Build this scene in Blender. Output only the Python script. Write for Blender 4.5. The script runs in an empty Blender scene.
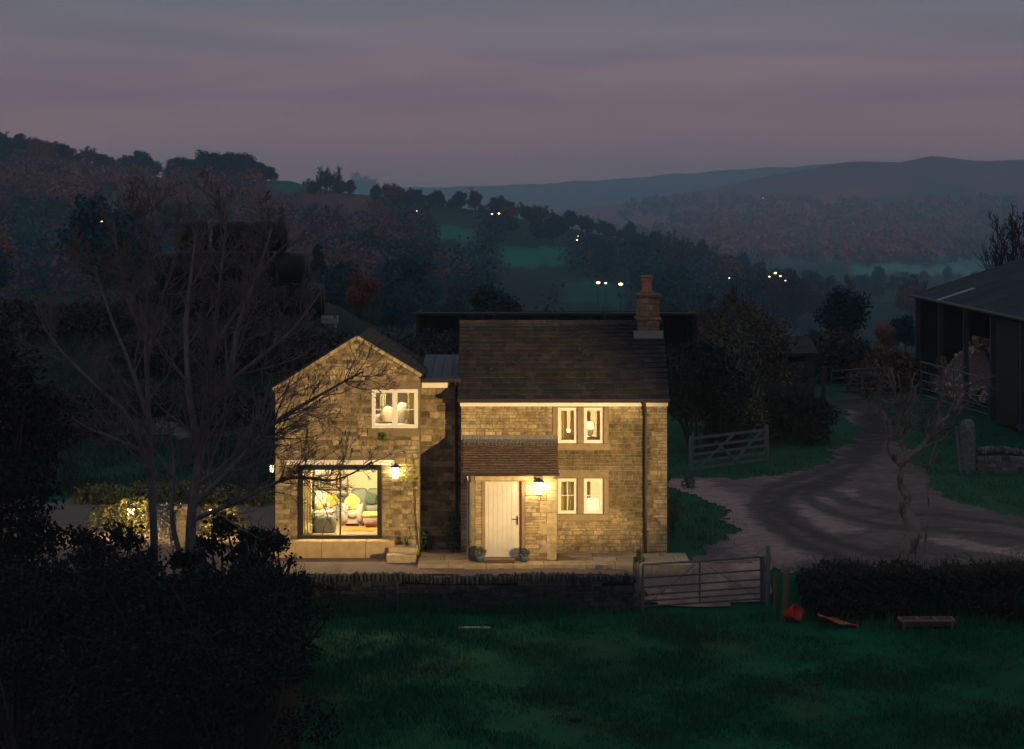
import bpy, bmesh, math, random
import numpy as np
from mathutils import Vector, Matrix
from mathutils import noise as mnoise

sc = bpy.context.scene
COL = sc.collection
R = math.radians
H = 9.4            # eye height above the terrace of the cottage
F = 2190.0         # focal length in pixels of a 1024 px wide frame
PX0, PY0 = 512.0, 210.0

# ------------------------------------------------------------------ camera
cam_d = bpy.data.cameras.new("camera"); cam = bpy.data.objects.new("camera", cam_d); COL.objects.link(cam)
cam.location = (0, 0, H); cam.rotation_euler = (R(90), 0, 0)
cam_d.sensor_width = 36; cam_d.lens = F / 1024 * 36; cam_d.shift_y = -(374.5 - PY0) / 1024
cam_d.clip_start = 0.5; cam_d.clip_end = 30000
sc.camera = cam

# ------------------------------------------------------------------ world: dusk sky under a thin overcast
W = bpy.data.worlds.new("World"); sc.world = W; W.use_nodes = True
nt = W.node_tree; nt.nodes.clear()
def N(t, tree=None, **kw):
    n = (tree or nt).nodes.new(t)
    for k, v in kw.items(): setattr(n, k, v)
    return n
SUN_EL, SUN_AZ = -1.5, 200.0
out = N('ShaderNodeOutputWorld'); bg = N('ShaderNodeBackground'); bg.inputs[1].default_value = 0.1
sky = N('ShaderNodeTexSky'); sky.sky_type = 'NISHITA'; sky.sun_disc = False
sky.sun_elevation = R(SUN_EL); sky.sun_rotation = R(SUN_AZ); sky.altitude = 200; sky.dust_density = 3
tc = N('ShaderNodeTexCoord'); sep = N('ShaderNodeSeparateXYZ'); nt.links.new(tc.outputs['Generated'], sep.inputs[0])
ramp = N('ShaderNodeValToRGB'); nt.links.new(sep.outputs[2], ramp.inputs[0])
cr = ramp.color_ramp
SK = 1.0
stops = [(0.0, (.62, .28, .255)), (.022, (.60, .285, .26)), (.05, (.285, .178, .200)), (.075, (.225, .185, .213)), (.092, (.188, .184, .222)), (.3, (.19, .215, .27)), (1.0, (.225, .285, .365))]
while len(cr.elements) < len(stops): cr.elements.new(0.5)
for e, (p, c) in zip(cr.elements, stops): e.position = p; e.color = (*[v * SK for v in c], 1)
mp = N('ShaderNodeMapping'); mp.inputs['Scale'].default_value = (5.0, 5.0, 52.0); nt.links.new(tc.outputs['Generated'], mp.inputs[0])
cn = N('ShaderNodeTexNoise'); cn.inputs['Scale'].default_value = 1.0; cn.inputs['Detail'].default_value = 6; cn.inputs['Roughness'].default_value = .55; cn.inputs['Distortion'].default_value = .4
nt.links.new(mp.outputs[0], cn.inputs[0])
cmr = N('ShaderNodeMapRange'); cmr.inputs[1].default_value = .45; cmr.inputs[2].default_value = .70; nt.links.new(cn.outputs[0], cmr.inputs[0])
pk = N('ShaderNodeMix'); pk.data_type = 'RGBA'; pk.blend_type = 'MIX'; pk.inputs[7].default_value = (.40, .255, .262, 1)
cmu = N('ShaderNodeMath', operation='MULTIPLY'); cmu.inputs[1].default_value = .75; nt.links.new(cmr.outputs[0], cmu.inputs[0])
cel = N('ShaderNodeMapRange'); cel.inputs[1].default_value = .055; cel.inputs[2].default_value = .095; cel.inputs[3].default_value = 1; cel.inputs[4].default_value = .12; nt.links.new(sep.outputs[2], cel.inputs[0]); cmx = N('ShaderNodeMath', operation='MULTIPLY'); nt.links.new(cmu.outputs[0], cmx.inputs[0]); nt.links.new(cel.outputs[0], cmx.inputs[1]); nt.links.new(cmx.outputs[0], pk.inputs[0]); nt.links.new(ramp.outputs[0], pk.inputs[6])
cn2 = N('ShaderNodeTexNoise'); cn2.inputs['Scale'].default_value = .7; cn2.inputs['Detail'].default_value = 5
mp2 = N('ShaderNodeMapping'); mp2.inputs['Scale'].default_value = (4.0, 4.0, 40.0); mp2.inputs['Location'].default_value = (3.1, 7.7, 1.9); nt.links.new(tc.outputs['Generated'], mp2.inputs[0]); nt.links.new(mp2.outputs[0], cn2.inputs[0])
dm = N('ShaderNodeMapRange'); dm.inputs[1].default_value = .35; dm.inputs[2].default_value = .75; dm.inputs[3].default_value = 1.06; dm.inputs[4].default_value = .86; nt.links.new(cn2.outputs[0], dm.inputs[0])
sc1 = N('ShaderNodeVectorMath', operation='SCALE'); nt.links.new(pk.outputs[2], sc1.inputs[0]); nt.links.new(dm.outputs[0], sc1.inputs['Scale'])
sc2 = N('ShaderNodeVectorMath', operation='SCALE'); sc2.inputs['Scale'].default_value = 10.0; nt.links.new(sc1.outputs[0], sc2.inputs[0])
fin = N('ShaderNodeMix'); fin.data_type = 'RGBA'; fin.inputs[0].default_value = .93
nt.links.new(sky.outputs[0], fin.inputs[6]); nt.links.new(sc2.outputs[0], fin.inputs[7])
nt.links.new(fin.outputs[2], bg.inputs[0]); nt.links.new(bg.outputs[0], out.inputs[0])

# the sun has just set behind the overcast: a trace of soft directional light is all that is left of it
sd = bpy.data.lights.new("sun", 'SUN'); sd.energy = 0.03; sd.angle = R(40); sd.color = (1, .86, .8)
so = bpy.data.objects.new("sun", sd); COL.objects.link(so); so.rotation_euler = (R(62), 0, R(-20))

vs = sc.view_settings; sc.display_settings.display_device = 'sRGB'
vs.view_transform = 'Standard'; vs.look = 'None'; vs.exposure = 0.0; vs.gamma = 1.0; vs.use_curve_mapping = False
sc.render.engine = 'CYCLES'
cy = sc.cycles
cy.use_denoising = True; cy.max_bounces = 6; cy.diffuse_bounces = 3; cy.glossy_bounces = 3; cy.transmission_bounces = 4
cy.transparent_max_bounces = 10; cy.volume_bounces = 0; cy.sample_clamp_indirect = 4.0; cy.use_adaptive_sampling = True; cy.adaptive_threshold = .015
cy.caustics_reflective = False; cy.caustics_refractive = False

# ------------------------------------------------------------------ helpers
def tag(o, label=None, cat=None, group=None, kind=None):
    if label: o['label'] = label
    if cat: o['category'] = cat
    if group: o['group'] = group
    if kind: o['kind'] = kind
    return o
def thing(name, label, cat, loc=(0, 0, 0), rz=0, group=None):
    o = bpy.data.objects.new(name, None); COL.objects.link(o); o.empty_display_size = .3
    o.location = loc; o.rotation_euler = (0, 0, rz)
    return tag(o, label, cat, group)
def link_mesh(name, me, mat, parent=None):
    o = bpy.data.objects.new(name, me); COL.objects.link(o)
    if mat is not None: me.materials.append(mat)
    if parent is not None: o.parent = parent
    return o
def copy_tree(o, parent=None):
    c = o.copy(); COL.objects.link(c)
    if parent is not None: c.parent = parent
    for ch in o.children: copy_tree(ch, c)
    return c
def mesh_np(name, V, Fs, tint=None, smooth=False):
    """V (n,3), Fs (m,k) -> mesh; tint (m,3) per face"""
    me = bpy.data.meshes.new(name); V = np.asarray(V, np.float32); Fs = np.asarray(Fs, np.int32); m, k = Fs.shape
    me.vertices.add(len(V)); me.vertices.foreach_set('co', V.ravel())
    me.loops.add(m * k); me.loops.foreach_set('vertex_index', Fs.ravel())
    me.polygons.add(m); me.polygons.foreach_set('loop_start', np.arange(0, m * k, k, dtype=np.int32))
    me.update(calc_edges=True)
    if tint is not False:
        a = me.attributes.new('tint', 'FLOAT_COLOR', 'FACE')
        t = np.ones((m, 4), np.float32); t[:, :3] = 1 if tint is None else tint; a.data.foreach_set('color', t.ravel())
    if smooth: me.polygons.foreach_set('use_smooth', np.ones(m, bool))
    return me
class MB:
    def __init__(s): s.v = []; s.f = []; s.t = []
    def add(s, vs, fs, tint=(1, 1, 1)):
        b = len(s.v); s.v.extend([tuple(p) for p in vs]); s.f.extend([[b + i for i in f] for f in fs]); s.t.extend([tint] * len(fs)); return s
    def box(s, x0, x1, y0, y1, z0, z1, tint=(1, 1, 1), M=None):
        vs = [(x0, y0, z0), (x1, y0, z0), (x1, y1, z0), (x0, y1, z0), (x0, y0, z1), (x1, y0, z1), (x1, y1, z1), (x0, y1, z1)]
        if M is not None: vs = [M @ Vector(p) for p in vs]
        return s.add(vs, [(3, 2, 1, 0), (4, 5, 6, 7), (0, 1, 5, 4), (1, 2, 6, 5), (2, 3, 7, 6), (3, 0, 4, 7)], tint)
    def bar(s, a, b, w, h=None, tint=(1, 1, 1), up=(0, 0, 1)):
        """rectangular bar from a to b"""
        a = Vector(a); b = Vector(b); h = h or w; d = (b - a).normalized(); u = Vector(up)
        if abs(d.dot(u)) > .95: u = Vector((0, 1, 0))
        r = d.cross(u).normalized() * w / 2; q = d.cross(r).normalized() * h / 2
        vs = [a - r - q, a + r - q, a + r + q, a - r + q, b - r - q, b + r - q, b + r + q, b - r + q]
        return s.add(vs, [(3, 2, 1, 0), (4, 5, 6, 7), (0, 1, 5, 4), (1, 2, 6, 5), (2, 3, 7, 6), (3, 0, 4, 7)], tint)
    def tube(s, pts, rad, n=6, tint=(1, 1, 1), cap=True):
        pts = [Vector(p) for p in pts]; k = len(pts)
        if not hasattr(rad, '__len__'): rad = [rad] * k
        vs = []; fs = []; ref = None
        for i, p in enumerate(pts):
            d = (pts[min(i + 1, k - 1)] - pts[max(i - 1, 0)]); d = d.normalized() if d.length > 1e-9 else Vector((0, 0, 1))
            if ref is None: ref = Vector((1, 0, 0)) if abs(d.x) < .9 else Vector((0, 1, 0))
            u = (ref - d * ref.dot(d)); u = u.normalized() if u.length > 1e-6 else d.orthogonal().normalized(); w = d.cross(u); ref = u
            for j in range(n):
                a = 2 * math.pi * j / n; vs.append(p + (u * math.cos(a) + w * math.sin(a)) * rad[i])
        for i in range(k - 1):
            for j in range(n):
                j2 = (j + 1) % n; fs.append((i * n + j, i * n + j2, (i + 1) * n + j2, (i + 1) * n + j))
        if cap: fs.append(tuple(range(n - 1, -1, -1))); fs.append(tuple((k - 1) * n + j for j in range(n)))
        return s.add(vs, fs, tint)
    def lathe(s, c, prof, n=14, tint=(1, 1, 1)):
        """prof: list of (r, z) about the vertical through c"""
        vs = []; fs = []
        for r, z in prof:
            for j in range(n):
                a = 2 * math.pi * j / n; vs.append((c[0] + r * math.cos(a), c[1] + r * math.sin(a), c[2] + z))
        for i in range(len(prof) - 1):
            for j in range(n):
                j2 = (j + 1) % n; fs.append((i * n + j, i * n + j2, (i + 1) * n + j2, (i + 1) * n + j))
        fs.append(tuple(range(n - 1, -1, -1))); fs.append(tuple((len(prof) - 1) * n + j for j in range(n)))
        return s.add(vs, fs, tint)
    def prism(s, poly, y0, y1, tint=(1, 1, 1)):
        """poly in (x, z), counter-clockwise seen from -Y"""
        n = len(poly); vs = [(x, y0, z) for x, z in poly] + [(x, y1, z) for x, z in poly]
        fs = [tuple(range(n)), tuple(range(2 * n - 1, n - 1, -1))]
        for i in range(n): j = (i + 1) % n; fs.append((j, i, n + i, n + j))
        return s.add(vs, fs, tint)
    def blob(s, c, r, rng, seg=10, rings=7, jit=.12, tint=(1, 1, 1), sq=1.0):
        """lumpy ellipsoid; sq<1 squares it off"""
        vs = []; fs = []; off = Vector((rng.random() * 50, rng.random() * 50, rng.random() * 50))
        sp = lambda v: math.copysign(abs(v) ** sq, v)
        for i in range(rings + 1):
            th = math.pi * i / rings
            for j in range(seg):
                a = 2 * math.pi * j / seg; d = Vector((sp(math.sin(th)) * sp(math.cos(a)), sp(math.sin(th)) * sp(math.sin(a)), sp(math.cos(th))))
                k = 1 + jit * mnoise.noise(d * 1.7 + off); vs.append((c[0] + d.x * r[0] * k, c[1] + d.y * r[1] * k, c[2] + d.z * r[2] * k))
        for i in range(rings):
            for j in range(seg):
                j2 = (j + 1) % seg; fs.append((i * seg + j, (i + 1) * seg + j, (i + 1) * seg + j2, i * seg + j2))
        return s.add(vs, fs, tint)
    def build(s, name, mat, parent=None, smooth=False, bevel=0):
        me = bpy.data.meshes.new(name); me.from_pydata(s.v, [], s.f); me.validate(); me.update()
        if len(me.polygons) == len(s.f):
            a = me.attributes.new('tint', 'FLOAT_COLOR', 'FACE'); a.data.foreach_set('color', [c for t in s.t for c in (*t, 1.0)])
        if smooth: me.polygons.foreach_set('use_smooth', [True] * len(me.polygons))
        o = link_mesh(name, me, mat, parent)
        if bevel:
            m = o.modifiers.new('bevel', 'BEVEL'); m.width = bevel; m.segments = 2; m.limit_method = 'ANGLE'
        return o

# ------------------------------------------------------------------ materials
def mat(name, col, rough=.8, col2=None, scale=4, detail=6, bump=0, bscale=30, tint=True, metal=0, spec=.3, stretch=None, thr=(.35, .7), stain=0, trans=0):
    m = bpy.data.materials.new(name); m.use_nodes = True; t = m.node_tree; b = t.nodes['Principled BSDF']
    b.inputs['Roughness'].default_value = rough; b.inputs['Metallic'].default_value = metal; b.inputs['Specular IOR Level'].default_value = spec
    co = N('ShaderNodeTexCoord', t); src = co.outputs['Object']
    if stretch:
        mpn = N('ShaderNodeMapping', t); mpn.inputs['Scale'].default_value = stretch; t.links.new(src, mpn.inputs[0]); src = mpn.outputs[0]
    cur = None
    if col2 is not None:
        n = N('ShaderNodeTexNoise', t); n.inputs['Scale'].default_value = scale; n.inputs['Detail'].default_value = detail; n.inputs['Roughness'].default_value = .62; t.links.new(src, n.inputs[0])
        mr = N('ShaderNodeMapRange', t); mr.inputs[1].default_value = thr[0]; mr.inputs[2].default_value = thr[1]; t.links.new(n.outputs[0], mr.inputs[0])
        mx = N('ShaderNodeMix', t); mx.data_type = 'RGBA'; mx.inputs[6].default_value = (*col, 1); mx.inputs[7].default_value = (*col2, 1); t.links.new(mr.outputs[0], mx.inputs[0]); cur = mx.outputs[2]
    if stain:
        ns = N('ShaderNodeTexNoise', t); ns.inputs['Scale'].default_value = 2.0; ns.inputs['Detail'].default_value = 9; ns.inputs['Roughness'].default_value = .68; t.links.new(co.outputs['Object'], ns.inputs[0])
        mr = N('ShaderNodeMapRange', t); mr.inputs[1].default_value = .40; mr.inputs[2].default_value = .66; mr.inputs[3].default_value = 1.12; mr.inputs[4].default_value = 1 - stain; t.links.new(ns.outputs[0], mr.inputs[0])
        vm = N('ShaderNodeVectorMath', t, operation='SCALE'); t.links.new(cur, vm.inputs[0]); t.links.new(mr.outputs[0], vm.inputs['Scale']); cur = vm.outputs[0]
    if tint:
        a = N('ShaderNodeAttribute', t); a.attribute_name = 'tint'
        mu = N('ShaderNodeMix', t); mu.data_type = 'RGBA'; mu.blend_type = 'MULTIPLY'; mu.inputs[0].default_value = 1
        if cur is None: mu.inputs[6].default_value = (*col, 1)
        else: t.links.new(cur, mu.inputs[6])
        t.links.new(a.outputs['Color'], mu.inputs[7]); cur = mu.outputs[2]
    if cur is None: b.inputs['Base Color'].default_value = (*col, 1)
    else: t.links.new(cur, b.inputs['Base Color'])
    if bump:
        n2 = N('ShaderNodeTexNoise', t); n2.inputs['Scale'].default_value = bscale; n2.inputs['Detail'].default_value = 5; t.links.new(src, n2.inputs[0])
        bp = N('ShaderNodeBump', t); bp.inputs['Strength'].default_value = bump; bp.inputs['Distance'].default_value = .03; t.links.new(n2.outputs[0], bp.inputs['Height']); t.links.new(bp.outputs[0], b.inputs['Normal'])
    if trans:
        o_ = [n for n in t.nodes if n.type == 'OUTPUT_MATERIAL'][0]; tr = N('ShaderNodeBsdfTranslucent', t); ms = N('ShaderNodeMixShader', t); ms.inputs[0].default_value = trans
        if cur is not None: t.links.new(cur, tr.inputs[0])
        t.links.new(b.outputs[0], ms.inputs[1]); t.links.new(tr.outputs[0], ms.inputs[2]); t.links.new(ms.outputs[0], o_.inputs[0])
    return m
def emit(name, col, s):
    m = bpy.data.materials.new(name); m.use_nodes = True; t = m.node_tree; t.nodes.clear()
    o = N('ShaderNodeOutputMaterial', t); e = N('ShaderNodeEmission', t); e.inputs[0].default_value = (*col, 1); e.inputs[1].default_value = s; t.links.new(e.outputs[0], o.inputs[0]); return m
def glass(name, refl=.08, tintc=(1, 1, 1)):
    m = bpy.data.materials.new(name); m.use_nodes = True; t = m.node_tree; t.nodes.clear()
    o = N('ShaderNodeOutputMaterial', t); a = N('ShaderNodeBsdfTransparent', t); a.inputs[0].default_value = (*tintc, 1); g = N('ShaderNodeBsdfGlossy', t); g.inputs['Roughness'].default_value = .02
    x = N('ShaderNodeMixShader', t); x.inputs[0].default_value = refl; t.links.new(a.outputs[0], x.inputs[1]); t.links.new(g.outputs[0], x.inputs[2]); t.links.new(x.outputs[0], o.inputs[0]); return m

M = {}
M['stone'] = mat('gritstone', (.40, .33, .22), .9, (.22, .17, .11), 11, bump=.8, bscale=42, spec=.15, stain=.5)
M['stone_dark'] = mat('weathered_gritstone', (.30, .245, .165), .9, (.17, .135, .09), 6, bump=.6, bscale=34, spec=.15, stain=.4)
M['ashlar'] = mat('dressed_stone', (.27, .205, .13), .88, (.20, .15, .095), 5, bump=.25, bscale=50, spec=.15)
M['quoin'] = mat('quoin_stone', (.42, .35, .235), .9, (.29, .23, .15), 9, bump=.5, bscale=40, spec=.15, stain=.25)
M['mortar'] = mat('lime_mortar', (.28, .23, .15), .95, (.17, .135, .09), 9, bump=.5, bscale=60, spec=.1, stain=.4)
M['drystone'] = mat('drystone', (.055, .056, .060), .95, (.024, .026, .030), 8, bump=.6, bscale=30, spec=.1)
M['slate'] = mat('stone_slate', (.038, .035, .037), .9, (.017, .018, .021), 9, bump=.5, bscale=40, spec=.15, stain=.35)
M['porch_tile'] = mat('porch_tile', (.135, .088, .062), .85, (.085, .058, .045), 8, bump=.35, bscale=40, spec=.2)
M['lead'] = mat('lead', (.17, .16, .155), .6, (.09, .085, .085), 14, bump=.35, bscale=30, spec=.4, stretch=(3, 1, .5))
M['darkroof'] = mat('lead_roof', (.018, .028, .036), .6, (.012, .018, .024), 3, spec=.45)
M['white'] = mat('white_paint', (.80, .77, .72), .45, (.70, .67, .62), 5)
M['cream'] = mat('cream_paint', (.72, .66, .58), .5, (.62, .56, .49), 5)
M['door'] = mat('door_paint', (.60, .56, .52), .4, (.52, .485, .45), 3)
M['darkframe'] = mat('anthracite_frame', (.018, .017, .016), .4, spec=.4)
M['gutter'] = mat('cast_gutter', (.035, .022, .018), .45, spec=.4)
M['brass'] = mat('dark_metal', (.10, .09, .08), .35, metal=.9)
M['glass'] = glass('window_glass', .05)
M['lampglass'] = emit('lit_lantern_glass', (1.0, .66, .28), 7.0)
M['bulb'] = emit('bulb', (1.0, .70, .34), 30.0)
M['shade'] = emit('lit_lamp_shade', (1.0, .78, .40), 1.6)
M['lampmetal'] = mat('lantern_metal', (.03, .028, .025), .5)
M['flag'] = mat('sandstone_flag', (.50, .39, .25), .9, (.36, .27, .17), 4, bump=.3, bscale=30, spec=.15)
M['gravel'] = mat('gravel', (.24, .175, .145), .95, (.12, .09, .078), 26, bump=.9, bscale=70, spec=.1, tint=False)
M['plaster'] = mat('cream_plaster', (.80, .73, .52), .9, (.76, .69, .49), 2)
M['floor_in'] = mat('oak_floor', (.36, .25, .14), .5, (.27, .18, .10), 5, stretch=(1, 8, 1))
M['sofa'] = mat('grey_fabric', (.42, .42, .36), .95, (.33, .33, .29), 12, bump=.2, bscale=80)
M['bluegrey'] = mat('bluegrey_fabric', (.30, .35, .31), .95, (.24, .28, .25), 12, bump=.2, bscale=80)
M['cushion'] = mat('cushion_fabric', (.8, .8, .8), .95, bump=.15, bscale=90)
M['rug'] = mat('rug', (.72, .24, .05), .98, (.50, .14, .03), 9, bump=.4, bscale=90)
M['wood_in'] = mat('table_wood', (.30, .22, .14), .5, (.2, .14, .09), 6, stretch=(1, 6, 1))
M['curtain'] = mat('curtain_fabric', (.9, .9, .9), .95, bump=.1, bscale=60, trans=.6)
M['gatewood'] = mat('weathered_timber', (.115, .125, .135), .9, (.07, .077, .085), 5, bump=.4, bscale=30, stretch=(1, 1, .2))
M['postwood'] = mat('brown_post_timber', (.13, .085, .06), .9, (.075, .05, .04), 6, bump=.4, bscale=30, stretch=(1, 1, .2))
M['galv'] = mat('galvanised_steel', (.060, .090, .105), .5, (.04, .06, .072), 8, metal=.2)
M['barnsteel'] = mat('barn_steel', (.04, .048, .056), .6, (.03, .033, .037), 5)
M['barnwood'] = mat('barn_boarding', (.020, .019, .020), .9, (.012, .012, .013), 5, stretch=(1, 1, .2))
M['barnroof'] = mat('fibre_cement_sheet', (.034, .042, .048), .9, (.020, .027, .032), 1.2, bump=.2, bscale=12)
M['rooflight'] = mat('rooflight_sheet', (.16, .18, .19), .5, (.10, .12, .13), 3)
M['bark'] = mat('grey_bark', (.135, .13, .135), .9, (.06, .062, .068), 9, bump=.5, bscale=40, stretch=(1, 1, .25), spec=.15)
M['palebark'] = mat('pale_bark', (.17, .148, .138), .9, (.04, .037, .04), 3.5, bump=.8, bscale=24, stretch=(1, 1, .45), spec=.15, thr=(.50, .62))
M['yardstone'] = mat('yard_stone', (.17, .165, .165), .95, (.06, .06, .065), 7, bump=.7, bscale=26, spec=.1)
M['darkbark'] = mat('dark_bark', (.05, .045, .042), .9, (.03, .027, .026), 6, spec=.1)
M['leaf'] = mat('leaves', (1, 1, 1), .75, spec=.15)
M['bale'] = mat('black_bale_wrap', (.006, .007, .009), .45, bump=.35, bscale=9, spec=.12, tint=False)
M['log'] = mat('split_logs', (.55, .38, .31), .9, (.30, .20, .16), 6)
M['red'] = mat('red_plastic', (.52, .035, .02), .4, (.36, .03, .02), 4)
M['orange'] = mat('orange_plastic', (.60, .10, .03), .45, (.42, .075, .03), 6)
M['terracotta'] = mat('chimney_pot_clay', (.40, .20, .11), .85, (.28, .14, .08), 7)
M['pot'] = mat('glazed_pot', (.08, .16, .19), .3, (.05, .11, .13), 4, spec=.5)
M['mat'] = mat('doormat', (.16, .08, .045), .98, (.09, .045, .03), 30)
M['soil'] = mat('bare_soil', (.012, .011, .010), .98, (.006, .006, .006), 9, bump=.8, bscale=25)
M['picture'] = mat('picture', (.04, .07, .06), .5, (.12, .12, .07), 5)
M['tank'] = mat('pale_plastic', (.25, .26, .28), .5, (.19, .20, .22), 5)

# ------------------------------------------------------------------ terrain
def sst(a, b, x):
    t = np.clip((np.asarray(x, float) - a) / (b - a), 0, 1); return t * t * (3 - 2 * t)
KC = np.array([-1400, -300, 0, 100, 150, 220, 290, 340, 420, 500, 560, 640, 700, 760, 830, 900, 930, 960, 1024, 1300, 2400], float)
def scr(y, Y): return H - (np.asarray(y, float) - PY0) * Y / F
KY = [130, 250, 450, 700, 1000, 1350, 1800, 2500, 3300, 4000, 5200, 7000, 9500]
n = len(KC); kp = lambda xs, ys: np.interp(KC, xs, ys)
KZ = [
    kp([-1400, 290, 420, 560, 900, 2400], [4.6, 4.2, 1.5, .6, .8, 1.0]),
    kp([-300, 150, 290, 420, 560, 830, 2400], [0, -1, -3, -5, -6, -7, -6]),
    kp([-1400, -300, 0, 290, 420, 560, 700, 830, 2400], [-4, -5, -8, -10, -12, -14, -16, -18, -18]),
    scr(kp([-1400, -300, 0, 150, 290, 420, 560, 700, 830, 2400], [200, 205, 222, 236, 236, 252, 276, 296, 306, 306]), 700),
    scr(kp([-1400, -300, 0, 100, 150, 220, 290, 340, 420, 500, 560, 640, 700, 760, 830, 2400], [120, 130, 146, 166, 174, 178, 179, 193, 205, 214, 226, 246, 262, 280, 294, 296]), 1000),
    kp([-1400, 0, 150, 290, 420, 560, 700, 830, 2400], [25, 18, 10, 2, -8, -20, -30, -36, -36]),
    kp([-1400, 420, 700, 860, 2400], [-40, -40, -42, -36, -35]),
    scr(kp([-1400, 500, 700, 830, 1024, 2400], [236, 236, 234, 238, 238, 236]), 2500),
    scr(kp([-1400, 420, 560, 700, 830, 1024, 2400], [222, 222, 222, 214, 204, 200, 198]), 3300),
    scr(kp([-1400, 420, 560, 600, 640, 700, 740, 800, 830, 900, 915, 930, 945, 1024, 1300, 2400], [220, 220, 213, 206, 201, 191, 183, 169, 163.5, 161.5, 158.5, 155.5, 158.5, 161, 164, 168]), 4000),
    kp([-1400, 560, 700, 830, 2400], [-20, -10, 30, 60, 60]),
    scr(kp([-1400, 400, 480, 520, 580, 640, 700, 760, 830, 1024, 2400], [190, 188, 187, 184, 182, 177, 172, 168, 164.5, 165, 168]), 7000),
    np.full(n, 40.0)]
KZ = np.array(KZ)
LKY = np.log(np.array(KY, float))
def near_z(x, Y):
    """house plateau, the ramp through the gate, the field below the wall, the bank behind on the left"""
    x = np.asarray(x, float); Y = np.asarray(Y, float)
    field = -0.95 - (56.3 - Y) * .065
    plate = np.where(Y < 57.7, -.14, -.14 + .12 * sst(57.7, 59.5, Y))
    gate = sst(2.9, 3.4, x) * (1 - sst(6.6, 7.1, x))
    right = sst(6.6, 7.1, x)
    s_wall = sst(56.45, 56.75, Y); s_gate = sst(56.3, 58.7, Y); s_r = sst(55.6, 57.6, Y)
    s = s_wall * (1 - gate) * (1 - right) + s_gate * gate + s_r * right
    z = np.where(Y > 61, -.02, field * (1 - s) + plate * s)
    bank = sst(74, 100, Y) * 4.5 * (1 - sst(-9, -4, x + (Y - 80) * .02)) + sst(84, 105, Y) * 1.0 * sst(-8, -3, x) * (1 - sst(7, 11, x))
    return z + bank + sst(95, 130, Y) * .4
def zfun(x, Y):
    x = np.asarray(x, float); Y = np.asarray(Y, float)
    px = PX0 + F * x / np.maximum(Y, 5)
    zs = np.array([np.interp(px, KC, k) for k in KZ])
    t = np.clip(np.interp(np.log(np.maximum(Y, 5)), LKY, np.arange(len(KY))), 0, len(KY) - 1.0001)
    i = t.astype(int); f = t - i; f = f * .45 + (f * f * (3 - 2 * f)) * .55
    zi = np.take_along_axis(zs, i[None], 0)[0]; zj = np.take_along_axis(zs, i[None] + 1, 0)[0]
    far = zi * (1 - f) + zj * f
    w = sst(108, 135, Y)
    bumps = np.sin(x * .031 + Y * .012) * np.sin(Y * .021 - x * .008 + 1) * np.clip((Y - 250) * .004, 0, 3.2)
    mic = (np.sin(x * 1.7 + Y * .6) * np.sin(Y * 1.3 - x * .5) * .025) * (Y < 57) + np.sin(x * .5) * np.sin(Y * .4 + .6) * .03 * (Y > 68)
    return near_z(x, np.minimum(Y, 140)) * (1 - w) + (far + bumps) * w + mic
def gz(x, y): return float(zfun(np.array([x]), np.array([y]))[0])
def P(px, py, d): return Vector(((px - PX0) / F * d, d, H - (py - PY0) * d / F))
def PG(px, d): x = (px - PX0) / F * d; return Vector((x, d, gz(x, d)))
def flat(px, py, z=0.0):
    d = F * (H - z) / (py - PY0); return ((px - PX0) / F * d, d)
def hit(px, py, y0=140, y1=6500):
    """ground point of the photograph's pixel: march outwards over the terrain"""
    Y = np.geomspace(y0, y1, 1500); x = (px - PX0) / F * Y; sy = PY0 + (H - zfun(x, Y)) * F / Y
    ok = np.where(sy <= py)[0]; k = ok[0] if len(ok) else int(np.argmin(sy)); return Vector((x[k], Y[k], gz(x[k], Y[k])))

def inpoly(px, py, poly):
    px = np.asarray(px); py = np.asarray(py); r = np.zeros(px.shape, bool); n = len(poly)
    for i in range(n):
        x0, y0 = poly[i]; x1, y1 = poly[i - 1]
        c = ((y0 > py) != (y1 > py)) & (px < (x1 - x0) * (py - y0) / (y1 - y0 + 1e-12) + x0); r ^= c
    return r

# land cover, as colour of the ground: meadow, pasture strips, bracken, moor
uu = np.concatenate([np.linspace(-2.2, -.3, 40)[:-1], np.linspace(-.3, .3, 420), np.linspace(.3, 2.2, 40)[1:]])
YY = np.concatenate([np.linspace(3, 30, 14)[:-1], np.linspace(30, 54, 60)[:-1], np.linspace(54, 62, 80)[:-1], np.linspace(62, 130, 110)[:-1], np.geomspace(130, 7350, 225)])
U, Yg = np.meshgrid(uu, YY); X = U * Yg; Z = zfun(X, Yg)
V = np.stack([X, Yg, Z], -1).reshape(-1, 3); nu = len(uu); ny = len(YY)
ii = np.arange(ny - 1)[:, None] * nu + np.arange(nu - 1)[None]; Fq = np.stack([ii, ii + 1, ii + nu + 1, ii + nu], -1).reshape(-1, 4)
me = mesh_np('ground', V, Fq, tint=False, smooth=True)
PXg = (PX0 + F * U); SY = PY0 + (H - Z) * F / Yg
col = np.zeros((ny, nu, 3)); col[:] = (.002, .086, .036)                       # rough grass
def blend(mask, c):
    m = np.clip(mask, 0, 1)[..., None]; col[:] = col * (1 - m) + np.array(c) * m
rs = np.random.RandomState(5)
def fbm(x, y, s):
    r = 0; a = 1
    for k in range(4):
        r = r + a * np.sin(x / s + 1.3 * np.sin(y / s * .7 + k * 2.1) + k) * np.sin(y / s * .9 + 1.1 * np.sin(x / s * .8 + k * 1.7) + k * 1.9); s = s * .47; a *= .6
    return r
fb = fbm(X, Yg, 90)
blend((Yg < 57) * sst(.1, 1.2, fbm(X * 3, Yg * 3, 7)) * .55, (.016, .044, .026)); blend((Yg < 57) * sst(.5, 1.3, fbm(X * 3 + 30, Yg * 4, 5)) * .5, (.030, .050, .026))
blend(sst(57, 64, Yg) * .2, (.035, .046, .034))
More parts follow.
